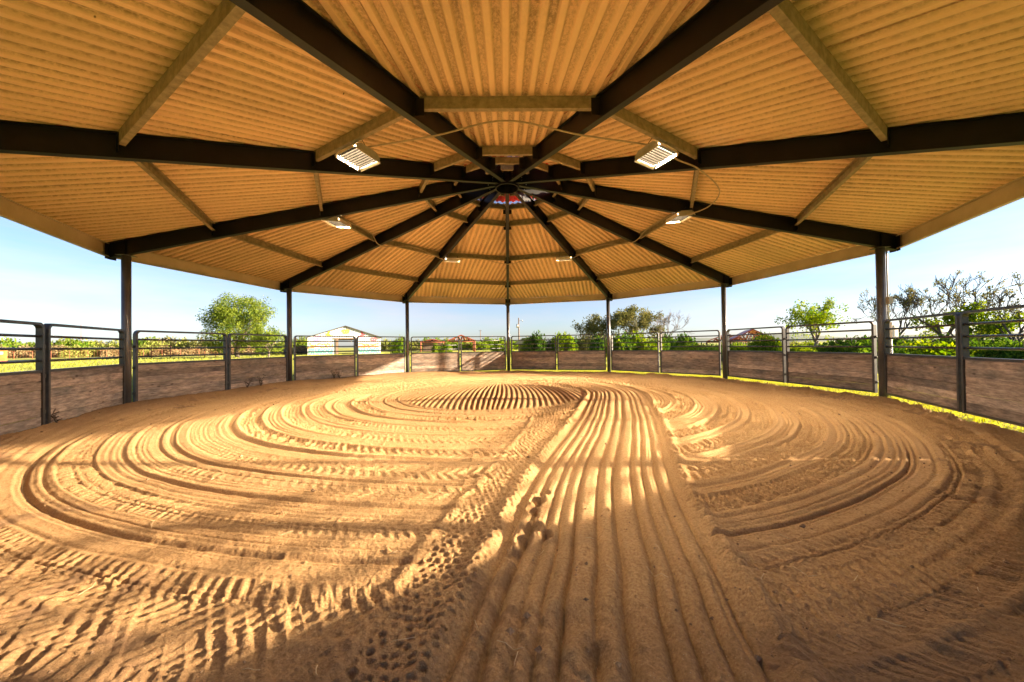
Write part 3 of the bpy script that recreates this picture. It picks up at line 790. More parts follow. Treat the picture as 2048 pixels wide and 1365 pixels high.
# ------------------------------------------------------------------ pen panels
PL = 2.35
RAIL_Z = (1.62, 1.41, 1.21); BT = 1.015; BB = 0.14; FTOP = 1.825
def panel_meshes():
    D = {}
    hw = PL / 2; w = 0.05; dp = 0.085
    mb = MB(); c = 0.075
    # outer loop with chamfered top corners, swept rectangle
    path = [(-hw + w / 2, 0.09), (-hw + w / 2, FTOP - c), (-hw + w / 2 + 0.02, FTOP - 0.03), (-hw + w / 2 + c - 0.015, FTOP - 0.003), (-hw + w / 2 + c + 0.02, FTOP),
            (hw - w / 2 - c - 0.02, FTOP), (hw - w / 2 - c + 0.015, FTOP - 0.003), (hw - w / 2 - 0.02, FTOP - 0.03), (hw - w / 2, FTOP - c), (hw - w / 2, 0.09)]
    rings = []
    for i, (x, z) in enumerate(path):
        a = path[max(i - 1, 0)]; b = path[min(i + 1, len(path) - 1)]
        tx, tz = b[0] - a[0], b[1] - a[1]; L = math.hypot(tx, tz); nx, nz = -tz / L, tx / L
        top = 0.044 if 3 < i < 6 else w
        rings.append([(x + nx * top / 2, -dp / 2, z + nz * top / 2), (x + nx * top / 2, dp / 2, z + nz * top / 2), (x - nx * top / 2, dp / 2, z - nz * top / 2), (x - nx * top / 2, -dp / 2, z - nz * top / 2)])
    mb.loft(rings, True, True)
    mb.box((0, 0, BT + 0.022), (PL - 2 * w, 0.07, 0.044)); mb.box((0, 0, BB - 0.024), (PL - 2 * w, 0.07, 0.046))
    D['frame'] = mb.mesh("frame"); D['frame'].materials.append(M['frame'])
    mb = MB(); mb.tube([(-hw + w, 0, 0), (hw - w, 0, 0)], 0.0215, 12); D['rail'] = mb.mesh("rail"); D['rail'].materials.append(M['frame'])
    nb = 6; bh = (BT - BB) / nb
    D['boards'] = []
    for v in range(7):
        mb = MB(); L = PL - 2 * w - 0.006; n = 6; h = bh - 0.0012; th = 0.038 + random.uniform(-0.002, 0.003)
        rings = []
        for i in range(n + 1):
            x = -L / 2 + L * i / n; dz = random.uniform(-0.0005, 0.0005); dy = random.uniform(-0.0015, 0.0015); b = 0.009
            rings.append([(x, -th / 2 + dy, -h / 2 + 0.007), (x, -th / 2 + dy, h / 2 - 0.007 + dz), (x, -th / 2 + 0.004 + dy, h / 2 - 0.004 + dz), (x, 0.004 + dy, h / 2 - 0.004 + dz), (x, 0.004 + dy, h / 2), (x, th / 2 + dy, h / 2), (x, th / 2 + dy, -h / 2), (x, 0.004 + dy, -h / 2), (x, 0.004 + dy, -h / 2 + 0.004), (x, -th / 2 + 0.004 + dy, -h / 2 + 0.004)])
        mb.loft(rings, True, True)
        me = mb.mesh("board"); me.materials.append(M['board']); D['boards'].append(me)
    mb = MB(); mb.tube([(0, 0, -0.03), (0, 0, 0.03)], 0.018, 8); D['hinge'] = mb.mesh("hinge"); D['hinge'].materials.append(M['frame'])
    return D
PD = panel_meshes()
LBL = {
    (-4, 1): "weathered board pen panel with a far radio mast rising beyond its rails",
    (-4, 0): "weathered board pen panel with the orange cabinet beyond its rails",
    (-3, 0): "shaded board pen panel with the rusty gate in the pasture beyond it",
    (-3, 1): "board pen panel with two dry weeds at its foot and the round leafy tree beyond",
    (-2, 0): "board pen panel with sand heaped at its foot, in front of the painted barn doorway",
    (-2, 1): "board pen panel cut by one diagonal edge of sunlight",
    (-1, 0): "sunlit board pen panel with a single upright post shadow on it",
    (-1, 1): "board pen panel striped with slanting rail shadows",
    (0, 0): "shaded board pen panel with the tall utility pole beyond its rails",
    (0, 1): "shaded board pen panel beneath the low scrub line, between utility pole and large oak",
    (1, 0): "shaded board pen panel with the large grey-green oak standing beyond it",
    (1, 1): "shaded board pen panel with the bare-branched tree beyond its corner",
    (2, 0): "shaded board pen panel with a red trussed roof beyond its rails",
    (2, 1): "shaded board pen panel with the small open-crowned tree beyond it",
    (3, 0): "shaded board pen panel beside the post that carries conduit and junction box",
    (3, 1): "shaded board pen panel next to the white electric box panel, under dead oaks",
    (4, 0): "board pen panel standing next to the open gateway on the sunny side",
    (4, 1): "last board pen panel before the open gateway on the sunny side",
    (-5, 1): "board pen panel one bay from the open gateway on the shaded side",
    (-5, 0): "last board pen panel before the open gateway on the shaded side",
}
def build_panels():
    for k in range(-5, 5):
        p0 = pdir(ang(k)) * R; p1 = pdir(ang(k + 1)) * R
        u = (p1 - p0).normalized(); L = (p1 - p0).length
        rz = math.atan2(u.y, u.x)
        for hf in (0, 1):
            c = p0 + u * (L / 2 + (-1 if hf == 0 else 1) * (PL / 2 + 0.035))
            e = empty("pen_panel", (c.x, c.y, 0), rz)
            e.rotation_euler = (random.uniform(-0.006, 0.006), 0, rz)
            tag(e, LBL[(k, hf)], "panel", "board and pipe panels round the pen")
            link_mesh("frame", PD['frame'], None, e)
            for z in RAIL_Z:
                o = link_mesh("rail", PD['rail'], None, e); o.location = (0, 0, z)
            nb = 6; bh = (BT - BB) / nb
            for i in range(nb):
                o = link_mesh("board", random.choice(PD['boards']), None, e)
                o.location = (0, (0.002 if i % 2 else -0.002) + random.uniform(-0.0015, 0.0015), BB + bh * (i + 0.5))
                o.rotation_euler = (0, 0, math.pi if random.random() < 0.5 else 0)
            for sx in (-1, 1):
                for z in (0.35, 0.95, 1.45):
                    o = link_mesh("hinge", PD['hinge'], None, e); o.location = (sx * (PL / 2 + 0.017), 0, z)
build_panels()

# ------------------------------------------------------------------ lamps
LAMPS = []
def lamp(seg, sh, label, tilt=0.12):
    am = ang(seg) + HALF; d = pdir(am); t = Vector((d.y, -d.x, 0)); ap = 4.58
    c = d * (ap - 0.20) + t * sh; z = zsheet(ap) - 0.33
    e = empty("flood_light", (c.x, c.y, z), -am)
    e.rotation_euler = (tilt, 0, -am)
    tag(e, label, "lamp", "louvred lamps under the shelter roof")
    W, Dp = 0.58, 0.41
    mb = MB(); mb.box((0, 0, 0.05), (W - 0.04, Dp - 0.02, 0.03)); mb.box((0, 0, 0.085), (W * 0.55, Dp * 0.55, 0.04)); mb.build("housing", M['grey_metal'], e)
    for s in (-1, 1):
        mb = MB()
        x0, x1 = s * (W / 2 - 0.018), s * (W / 2)
        pr = [(-Dp / 2 - 0.02, -0.05), (Dp / 2 + 0.02, -0.05), (Dp / 2 + 0.02, 0.02), (Dp / 2 - 0.06, 0.085), (-Dp / 2 + 0.06, 0.085), (-Dp / 2 - 0.02, 0.02)]
        mb.loft([[(x0, y, zz) for y, zz in pr], [(x1, y, zz) for y, zz in pr]]); mb.build("end_plate", M['grey_metal'], e)
    for s in (-1, 1):
        mb = MB(); y = s * (Dp / 2)
        mb.quad([(-W / 2 + 0.02, y, 0.06), (W / 2 - 0.02, y, 0.06), (W / 2 - 0.02, y + s * 0.05, -0.05), (-W / 2 + 0.02, y + s * 0.05, -0.05)])
        mb.quad([(-W / 2 + 0.02, y + s * 0.004, 0.06), (-W / 2 + 0.02, y + s * 0.054, -0.05), (W / 2 - 0.02, y + s * 0.054, -0.05), (W / 2 - 0.02, y + s * 0.004, 0.06)])
        mb.build("reflector_lip", M['lamp_lip'], e)
    for i in range(8):
        mb = MB(); y = -Dp / 2 + 0.035 + i * (Dp - 0.07) / 7
        mb.box((0, y, 0.022), (W - 0.06, 0.030, 0.014)); mb.build("light_bar", M['lamp_bar'], e)
    for i in range(9):
        mb = MB(); y = -Dp / 2 + 0.035 + (i - 0.5) * (Dp - 0.07) / 7
        mb.box((0, y, -0.004), (W - 0.05, 0.014, 0.040)); mb.build("louvre", M['louvre'], e)
    for sx in (-1, 1):
        mb = MB(); x = sx * 0.20
        mb.tube([(x, 0, 0.10), (x + 0.01, 0.02, 0.16), (x, 0.10, 0.21), (x, 0.17, 0.20)], 0.006, 6); mb.build("hook", M['steel_dark'], e)
    LAMPS.append((c, z))
    return e
lamp(-5, 0.26, "lit louvred lamp beside the gateway bay on the shaded side of the roof")
lamp(4, -0.26, "lit louvred lamp with the long looped cable leaving its end")
lamp(-3, -0.95, "lit louvred lamp above the bay where the round leafy tree shows")
lamp(2, 1.10, "lit louvred lamp with a short coiled lead at its back")
lamp(-1, -0.93, "lit louvred lamp above the sunlit far panels")
lamp(0, 0.98, "lit louvred lamp next to a coiled lead above the shaded far panels")

# cable looped round from lamp to lamp
def cable():
    ap = 4.58
    pts = []
    def on(angle, r, drop):
        d = pdir(angle); return d * r + Vector((0, 0, zbeam(r) - drop))
    c = [(a.copy(), z) for a, z in LAMPS]
    def L(i, up=0.11): return Vector((c[i][0].x, c[i][0].y, c[i][1] + up))
    def rib(k, r=4.35, drop=0.03): return on(ang(k), r, drop)
    seq = [L(0, 0.15), rib(-5, 4.2), Vector((0.0, -3.95, zbeam(4.2) + 0.26)), rib(5, 4.2), L(1, 0.15), L(1, 0.10) + Vector((0.5, 0.3, -0.02)), rib(4, 4.75, 0.02),
           on(ang(3.6), 5.0, 0.02), on(ang(3.25), 4.9, 0.02), rib(3, 4.55), L(3, 0.16), on(ang(2.4), 4.3, -0.1), rib(2, 4.45), on(ang(1.5), 4.35, -0.14), rib(1, 4.5), L(5, 0.13), on(ang(0.4), 4.5, -0.12),
           rib(0, 4.6), on(ang(-0.4), 4.5, -0.12), L(4, 0.13), rib(-1, 4.5), on(ang(-1.5), 4.35, -0.14), rib(-2, 4.5), on(ang(-2.3), 4.3, -0.12), L(2, 0.14)]
    P = spline(np.array([tuple(p) for p in seq]), 8)
    mb = MB(); mb.tube([tuple(p) for p in P], 0.014, 7)
    o = mb.build("cable", M['cable']); tag(o, "pale flexible cable looped under the rafters from lamp to lamp", "cable")
cable()

# ------------------------------------------------------------------ vegetation
def leaf_mesh(name, centers, size, jitter, per, flat=0.0, seed=0, asp=0.55):
    rg = np.random.default_rng(seed); C = np.repeat(np.asarray(centers, float), per, axis=0)
    jit = np.repeat(np.asarray(jitter, float).reshape(-1, 1) * np.ones((len(centers), 1)), per, axis=0)
    g = rg.normal(size=C.shape); g /= np.linalg.norm(g, axis=1, keepdims=True)
    C = C + g * jit * rg.uniform(0.15, 1.0, (len(C), 1)) ** 0.6
    a = rg.normal(size=C.shape); a[:, 2] *= (1 - flat); a /= np.linalg.norm(a, axis=1, keepdims=True)
    b = rg.normal(size=C.shape); b -= (a * b).sum(1, keepdims=True) * a; b /= np.linalg.norm(b, axis=1, keepdims=True)
    s = size * rg.uniform(0.6, 1.35, (len(C), 1))
    a = a * s; b = b * s * asp
    V = np.stack([C - a, C - b * 1.0, C + a, C + b], 1).reshape(-1, 3)
    Fq = np.arange(len(V)).reshape(-1, 4)
    return np_mesh(name, V, Fq)

def branches(mb, p, d, length, radius, depth, spread, rng, tips, up=0.15, n=3, minr=0.01, kink=0.25, taper=0.6):
    pts = [p.copy()]; rr = [radius]; q = p.copy(); dd = d.copy()
    seg = 4
    for i in range(seg):
        dd = (dd + Vector((rng.uniform(-1, 1), rng.uniform(-1, 1), rng.uniform(-0.7, 1))) * kink + Vector((0, 0, up * 0.3))).normalized()
        q = q + dd * length / seg; pts.append(q.copy()); rr.append(max(radius * (1 - (1 - taper) * (i + 1) / seg), minr))
    mb.tube(pts, rr, 7 if radius > 0.06 else 4, cap=False)
    if depth == 0:
        tips.append((pts[-1], length)); tips.append((pts[2], length)); return
    for j in range(n):
        s = rng.choice([2, 3, 4, 4])
        ax = Vector((rng.uniform(-1, 1), rng.uniform(-1, 1), rng.uniform(-1, 1))).normalized()
        nd = (dd + ax * spread + Vector((0, 0, up))).normalized()
        branches(mb, pts[s], nd, length * rng.uniform(0.58, 0.82), rr[s] * rng.uniform(0.55, 0.75), depth - 1, spread, rng, tips, up, n, minr, kink, taper)

def tree(name, loc, height, width, leaf, label, group=None, seed=1, leafsize=0.12, per=40, depth=3, bark='bark', density=1.0, trunk_h=0.28, spread=0.8, n=3, cat="tree", jit=0.5, up=0.15, scale_z=None, minr=None, extra=0, low=0.15):
    rng = random.Random(seed); e = empty(name, loc)
    tag(e, label, cat, group)
    mb = MB(); tips = []
    base_r = height * 0.028
    th = height * trunk_h
    mb.tube([(0, 0, -0.15), (0.03 * height * rng.uniform(-1, 1), 0, th * 0.5), (0.05 * height * rng.uniform(-1, 1), 0.02 * height, th)], [base_r * 1.3, base_r, base_r * 0.85], 9, cap=False)
    top = Vector(mb.v[-5]) if False else Vector((0, 0, th))
    for j in range(n + 1):
        a = 2 * math.pi * (j + rng.uniform(-0.3, 0.3)) / (n + 1)
        d = Vector((math.cos(a) * spread, math.sin(a) * spread, 1.0)).normalized()
        branches(mb, top, d, height * 0.30, base_r * 0.6, depth - 1, spread, rng, tips, up, n, minr or 0.008 * height / 5)
    V = np.array(mb.v); zmax = max(t[0].z for t in tips); xm = max(max(abs(t[0].x), abs(t[0].y)) for t in tips)
    fz = (height * 0.97) / zmax; fx = (width / 2 * 0.95) / xm
    mb.v = [(x * (1 + (fx - 1) * min(max(z / th, 0), 1)), y * (1 + (fx - 1) * min(max(z / th, 0), 1)), z * fz if z > 0 else z) for x, y, z in mb.v]
    mb.build("trunk", M[bark], e)
    cs = [(t[0].x * fx, t[0].y * fx, t[0].z * fz) for t in tips]
    if leaf and density > 0:
        if density < 1: cs = [c for c in cs if rng.random() < density]
        for _ in range(extra):
            a_ = rng.uniform(0, 6.283); zz = rng.uniform(0, 1); prof_r = (1 - (2 * zz - 0.85) ** 2 / 1.4) ** 0.5 if abs(2 * zz - 0.85) < 1.18 else 0.05
            q_ = prof_r * width / 2 * rng.uniform(0.3, 1) ** 0.5 * (0.62 + 0.38 * abs(math.sin(a_ * 2.5 + seed + zz * 5)))
            cs.append((math.cos(a_) * q_, math.sin(a_) * q_, height * (low + (0.97 - low) * zz)))
        me = leaf_mesh("crown", cs, leafsize, jit, per, seed=seed)
        link_mesh("crown", me, M[leaf], e)
    return e

def bush_mesh(seed, leafsize, clusters, per, flatten=0.8):
    rg = np.random.default_rng(seed)
    p = rg.normal(size=(clusters, 3)); p /= np.linalg.norm(p, axis=1, keepdims=True)
    p *= rg.uniform(0.35, 1.0, (clusters, 1)) ** 0.5
    p[:, 2] = np.abs(p[:, 2]) * flatten
    return leaf_mesh("foliage", p, leafsize, 0.28, per, seed=seed + 5)
def stems_mesh(seed):
    rng = random.Random(seed); mb = MB()
    for i in range(7):
        a = rng.uniform(0, 6.28); s = rng.uniform(0.3, 0.8)
        mb.tube([(0, 0, -0.1), (math.cos(a) * s * 0.4, math.sin(a) * s * 0.4, 0.35), (math.cos(a) * s, math.sin(a) * s, 0.75)], [0.03, 0.02, 0.008], 4)
    me = mb.mesh("stem"); me.materials.append(M['bark']); return me
BM = [bush_mesh(100 + i, 0.085, 60, 26) for i in range(4)]
BMF = [bush_mesh(200 + i, 0.055, 95, 60) for i in range(3)]
STM = [stems_mesh(i) for i in range(3)]
_bm_cache = {}
def bush(px, depth, top_py, wpx, leaf, label, group, fine=False, seed=0, name="shrub"):
    rng = random.Random(seed + int(px))
    g = at(px, 690, depth); gx, gy = g.x, g.y
    top = at(px, top_py, depth).z
    h = max(top, 0.5); w = wpx / FPX * depth / 2
    e = empty(name, (gx, gy, 0), rng.uniform(0, 6.28)); tag(e, label, "shrub", group)
    src = rng.choice(BMF if fine else BM)
    key = (src.name, leaf)
    if key not in _bm_cache:
        me = src.copy(); me.materials.clear(); me.materials.append(M[leaf]); _bm_cache[key] = me
    o = link_mesh("foliage", _bm_cache[key], None, e); o.scale = (w, w, h * 0.86)
    o = link_mesh("stem", rng.choice(STM), None, e); o.scale = (w * 0.8, w * 0.8, h)
    return e

g = at(475, 700, 58)
tree("leafy_tree", (g.x, g.y, 0), 10.0, 10.4, 'leaf_mesq', "round leafy green tree standing alone in the pasture", seed=4, extra=190, low=0.12, leafsize=0.13, per=58, depth=4, trunk_h=0.09, spread=1.15, jit=0.95, up=0.0)
g = at(538, 700, 56)
tree("leafy_tree", (g.x, g.y, 0), 4.6, 5.0, 'leaf_mesq', "small yellow-green tree close beside the round leafy tree", seed=9, extra=50, leafsize=0.13, per=30, depth=3, trunk_h=0.18, jit=0.6)
g = at(1195, 700, 46)
tree("oak_tree", (g.x, g.y, 0), 5.0, 5.5, 'leaf_oak', "low grey-green oak at the near side of the large oak", seed=12, extra=50, leafsize=0.12, per=36, depth=3, trunk_h=0.2, jit=0.6, bark='bark_grey')
g = at(1265, 700, 44)
tree("oak_tree", (g.x, g.y, 0), 5.9, 8.6, 'leaf_oak', "large grey-green oak with uneven crown next to the bare-branched tree", seed=15, extra=90, leafsize=0.11, per=32, depth=4, trunk_h=0.2, spread=0.9, jit=0.5, bark='bark_grey')
g = at(1330, 700, 42)
tree("bare_tree", (g.x, g.y, 0), 5.6, 5.6, None, "leafless grey tree with fine spreading branches behind the pen rails", seed=21, minr=0.016, depth=5, trunk_h=0.3, bark='bark_grey', spread=0.85, n=3)
g = at(1630, 690, 30)
tree("open_tree", (g.x, g.y, 0), 4.9, 5.6, 'leaf_bright', "small open-crowned green tree with rounded leaf clumps against the sky", seed=36, extra=26, low=0.3, leafsize=0.085, per=46, depth=3, trunk_h=0.24, spread=0.8, jit=0.42, bark='bark_grey')
for (px, dep, hgt, wid, sd, lab) in ((1790, 21, 4.9, 4.8, 44, "twisted half-dead oak seen past the conduit post"),
                                     (1890, 20, 5.2, 5.0, 47, "leaning half-dead oak with the tallest ragged limbs"),
                                     (2035, 17, 4.6, 4.2, 52, "half-dead oak rising over the shrubs beyond the fourth sunny-side panel")):
    g = at(px, 690, dep)
    tree("dead_oak", (g.x, g.y, 0), hgt, wid, 'leaf_oak', lab, group="ragged half-dead oaks", seed=sd, leafsize=0.05, per=16, minr=0.014, depth=5, trunk_h=0.3, bark='bark_dark', spread=0.85, n=3, density=0.10, jit=0.16, up=0.2)
g = at(1930, 690, 19)
tree("oak_tree", (g.x, g.y, 0), 3.3, 4.6, 'leaf_bright', "low green-leaved oak below the leaning half-dead oak", seed=58, leafsize=0.07, per=34, depth=4, trunk_h=0.3, spread=1.0, jit=0.3, bark='bark_grey', up=0.0, density=0.8)

# scrub line along the far side of the pasture
SG = "scrub bushes along the far edge of the pasture"
rs = random.Random(3)
x = -60
i = 0
while x < 640:
    tp = rs.uniform(664, 681); w = rs.uniform(36, 66)
    lf = rs.choice(['leaf_scrub', 'leaf_scrub', 'leaf_oak', 'leaf_mesq', 'leaf_bright'])
    bush(x, rs.uniform(88, 100), tp, w, lf, {'leaf_scrub': "olive scrub bush in the row beyond the rusty fence", 'leaf_oak': "grey-green scrub bush in the row beyond the rusty fence", 'leaf_bright': "fresh green scrub bush in the row beyond the rusty fence", 'leaf_mesq': "yellow-green scrub bush in the row beyond the rusty fence"}[lf], SG, seed=i)
    x += rs.uniform(17, 30); i += 1
x = -40
while x < 620:
    lf = rs.choice(['leaf_dry', 'leaf_dry', 'leaf_scrub'])
    bush(x, rs.uniform(78, 86), rs.uniform(684, 691), rs.uniform(28, 46), lf, {'leaf_dry': "low brown brush heap just behind the rusty fence", 'leaf_scrub': "low olive brush just behind the rusty fence"}[lf], "low brush behind the rusty fence", seed=i + 300)
    x += rs.uniform(22, 40); i += 1
# middle distance, beyond the far panels
x = 770
while x < 1075:
    lf = rs.choice(['leaf_scrub', 'leaf_mesq', 'leaf_bright', 'leaf_oak'])
    bush(x, rs.uniform(105, 125), rs.uniform(667, 677), rs.uniform(30, 50), lf,
         {'leaf_scrub': "distant olive tree clump between barn and utility pole", 'leaf_mesq': "distant yellow-green tree clump between barn and utility pole", 'leaf_bright': "distant bright green tree clump between barn and utility pole", 'leaf_oak': "distant grey-green tree clump between barn and utility pole"}[lf],
         "distant tree clumps between barn and utility pole", seed=i + 500)
    x += rs.uniform(16, 28); i += 1
for (px, dep, tp, w, lf, lab) in ((800, 60, 664, 34, 'leaf_bright', "bright green shrub beside the barn's end wall"),
                                  (872, 70, 682, 20, 'leaf_bright', "small round green shrub in front of the red-roofed barn"),
                                  (892, 66, 676, 26, 'leaf_bright', "round bright shrub in front of the red truss roof"),
                                  (1005, 62, 668, 44, 'leaf_bright', "dense green shrub left of the middle post and utility pole")):
    bush(px, dep, tp, w, lf, lab, None, seed=i); i += 1
x = 1058
while x < 1200:
    lf = rs.choice(['leaf_dark', 'leaf_oak', 'leaf_bright'])
    bush(x, rs.uniform(52, 62), rs.uniform(652, 668), rs.uniform(34, 52), lf, {'leaf_dark': "dark green shrub between the utility pole and the oaks", 'leaf_oak': "grey-green shrub between the utility pole and the oaks", 'leaf_bright': "bright green shrub between the utility pole and the oaks"}[lf],
         "shrubs between the utility pole and the oaks", seed=i + 700)
    x += rs.uniform(15, 24); i += 1
x = 1200
while x < 1380:
    lf = rs.choice(['leaf_dark', 'leaf_dark', 'leaf_bright'])
    bush(x, rs.uniform(34, 42), rs.uniform(645, 670), rs.uniform(42, 66), lf, {'leaf_dark': "dark green shrub under the large oak", 'leaf_bright': "bright green shrub under the large oak"}[lf], "shrubs under the large oak", seed=i + 800, fine=False)
    x += rs.uniform(18, 28); i += 1
x = 1380
while x < 1760:
    lf = rs.choice(['leaf_dark', 'leaf_bright', 'leaf_bright', 'leaf_scrub'])
    tp = rs.uniform(672, 686)
    bush(x, rs.uniform(24, 32), tp, rs.uniform(46, 76), lf, {'leaf_dark': "dark green shrub in the hedge along the sunny side", 'leaf_bright': "bright green shrub in the hedge along the sunny side", 'leaf_scrub': "olive shrub in the hedge along the sunny side"}[lf],
         "shrubs in the hedge along the sunny side", seed=i + 900, fine=True)
    x += rs.uniform(16, 28); i += 1
bush(1530, 22, 648, 62, 'leaf_bright', "tall pointed green shrub beside the red trussed roof", None, fine=True, seed=41)
x = 1715
while x < 2300:
    lf = rs.choice(['leaf_dark', 'leaf_dark', 'leaf_dark', 'leaf_dark', 'leaf_bright'])
    bush(x, rs.uniform(14.5, 18.5), rs.uniform(646, 670), rs.uniform(90, 150), lf, {'leaf_dark': "dark leafy shrub below the half-dead oaks", 'leaf_bright': "bright leafy shrub below the half-dead oaks"}[lf], "leafy shrubs below the half-dead oaks", seed=i + 950, fine=True)
    x += rs.uniform(24, 40); i += 1

# grass: short tufts close round the pen and over the pasture in view
def grass():
    rg = np.random.default_rng(77); n1, n2 = 52000, 60000
    a = rg.uniform(-2.6, 2.6, n1); r = 9.08 + rg.gamma(1.4, 0.75, n1)
    m_ = ((a - TH) % (2 * HALF)) - HALF; r = (r - 9.08 + 8.56) / np.cos(m_)
    x1 = r * np.sin(a); y1 = r * np.cos(a); h1 = rg.uniform(0.02, 0.075, n1)
    a = rg.uniform(-1.05, 0.9, n2); d = 9.5 + 75 * rg.uniform(0, 1, n2) ** 1.6
    x2 = CX + d * np.sin(a) * 1.0; y2 = CY + d * np.cos(a); h2 = rg.uniform(0.03, 0.13, n2) * (1 + d / 60)
    k = np.hypot(x2, y2) > 9.6; x2, y2, h2 = x2[k], y2[k], h2[k]
    x = np.concatenate([x1, x2]); y = np.concatenate([y1, y2]); h = np.concatenate([h1, h2]); n = len(x)
    z = ground_z(pdist(x, y)) - 0.01
    an = rg.uniform(0, 6.283, n); w = h * 0.22; lx, ly = rg.normal(0, 0.4, n) * h, rg.normal(0, 0.4, n) * h
    V = np.stack([np.stack([x - np.cos(an) * w, y - np.sin(an) * w, z], -1), np.stack([x + np.cos(an) * w, y + np.sin(an) * w, z], -1), np.stack([x + lx, y + ly, z + h], -1)], 1).reshape(-1, 3)
    o = link_mesh("grass", np_mesh("grass", V, np.arange(3 * n).reshape(-1, 3)), M['grass_blade'])
    tag(o, "short yellow-green grass round the pen and over the pasture", "grass", kind='stuff')
grass()

# dry weeds against the boards
def weed(px, py, h, label, seed):
    rng = random.Random(seed)
    d = Fw + Rt * ((px - 1024) / FPX) + Ut * ((682.5 - py) / FPX); t = (0.12 - CAMH) / d.z
    p = Vector((CX, CY, CAMH)) + d * t
    rr = math.hypot(p.x, p.y)
    if rr > 8.55: p *= 8.55 / rr
    z = float(sand_height(np.array([p.x]), np.array([p.y]))[0])
    e = MB()
    for j in range(6):
        a = rng.uniform(0, 6.28); s = rng.uniform(0.2, 0.5) * h
        q = Vector((p.x, p.y, z - 0.02)); pts = [q.copy()]
        for i in range(3):
            q = q + Vector((math.cos(a) * s / 3 + rng.uniform(-.02, .02), math.sin(a) * s / 3 + rng.uniform(-.02, .02), h * rng.uniform(0.2, 0.36))); pts.append(q.copy())
            b = q + Vector((rng.uniform(-.07, .07), rng.uniform(-.07, .07), rng.uniform(0, .08))); e.tube([q, b], [0.005, 0.010], 4)
        e.tube(pts, [0.007, 0.006, 0.005, 0.003], 5)
    o = e.build("dry_weed", M['twig']); tag(o, label, "weed", "dry weeds along the boards")
weed(466, 776, 0.24, "dry branching weed at the foot of the panel near the leafy tree", 1)
weed(484, 772, 0.28, "taller dry weed next to the branching weed by the shaded panel", 2)
weed(662, 757, 0.36, "dark dry weed clump on sand beneath the barn panel", 3)
weed(672, 756, 0.34, "second dark dry weed hugging the clump beneath the barn panel", 5)
weed(77, 850, 0.22, "single dry stalk against the board panel with the mast beyond", 6)

# clods and straw on the sand
def clods():
    rg = np.random.default_rng(9); n = 5200
    a = rg.uniform(-math.pi, math.pi, n); r = 8.75 * np.sqrt(rg.uniform(0.02, 1, n))
    x, y = r * np.sin(a), r * np.cos(a)
    keep = (vnoise(x * 0.8, y * 0.8, 301) > 0.42) | (r > 8.2)
    x, y = x[keep], y[keep]; n = len(x)
    z = sand_height(x, y); s = rg.gamma(1.6, 0.0032, n) + 0.003
    base = np.array([(1, 0, 0), (-1, 0, 0), (0, 1, 0), (0, -1, 0), (0, 0, 1), (0, 0, -1)], float)
    tri = np.array([(0, 2, 4), (2, 1, 4), (1, 3, 4), (3, 0, 4), (2, 0, 5), (1, 2, 5), (3, 1, 5), (0, 3, 5)])
    P = base[None] * rg.uniform(0.6, 1.3, (n, 6, 1)) * s[:, None, None]
    P[..., 2] *= 0.7
    P += np.stack([x, y, z + s * 0.3], -1)[:, None, :]
    Fq = (tri[None] + (np.arange(n) * 6)[:, None, None]).reshape(-1, 3)
    o = link_mesh("clods", np_mesh("clods", P.reshape(-1, 3), Fq), M['clod'])
    tag(o, "scattered dark clods and crumbs of soil on the sand", "clods", kind='stuff')
    mb = MB(); rng = random.Random(4)
    for i in range(90):
        a = rng.uniform(-0.95, 0.95); d = 1.5 + 6 * rng.random() ** 1.5
        p = Vector((CX + d * math.sin(a), CY + d * math.cos(a), 0))
        if math.hypot(p.x, p.y) > 8.5: continue
        an = rng.uniform(0, 6.28); L = rng.uniform(0.04, 0.14); bend = rng.uniform(-0.5, 0.5); pts = []
        for j in range(4):
            q = p + Vector((math.cos(an + bend * j / 3), math.sin(an + bend * j / 3), 0)) * (L * j / 3)
            q.z = float(sand_height(np.array([q.x]), np.array([q.y]))[0]) + 0.006; pts.append(q)
        mb.tube(pts, 0.0016, 4)
    o = mb.build("straw", M['straw']); tag(o, "scattered pale straw stalks lying on the sand", "straw", kind='stuff')
clods()

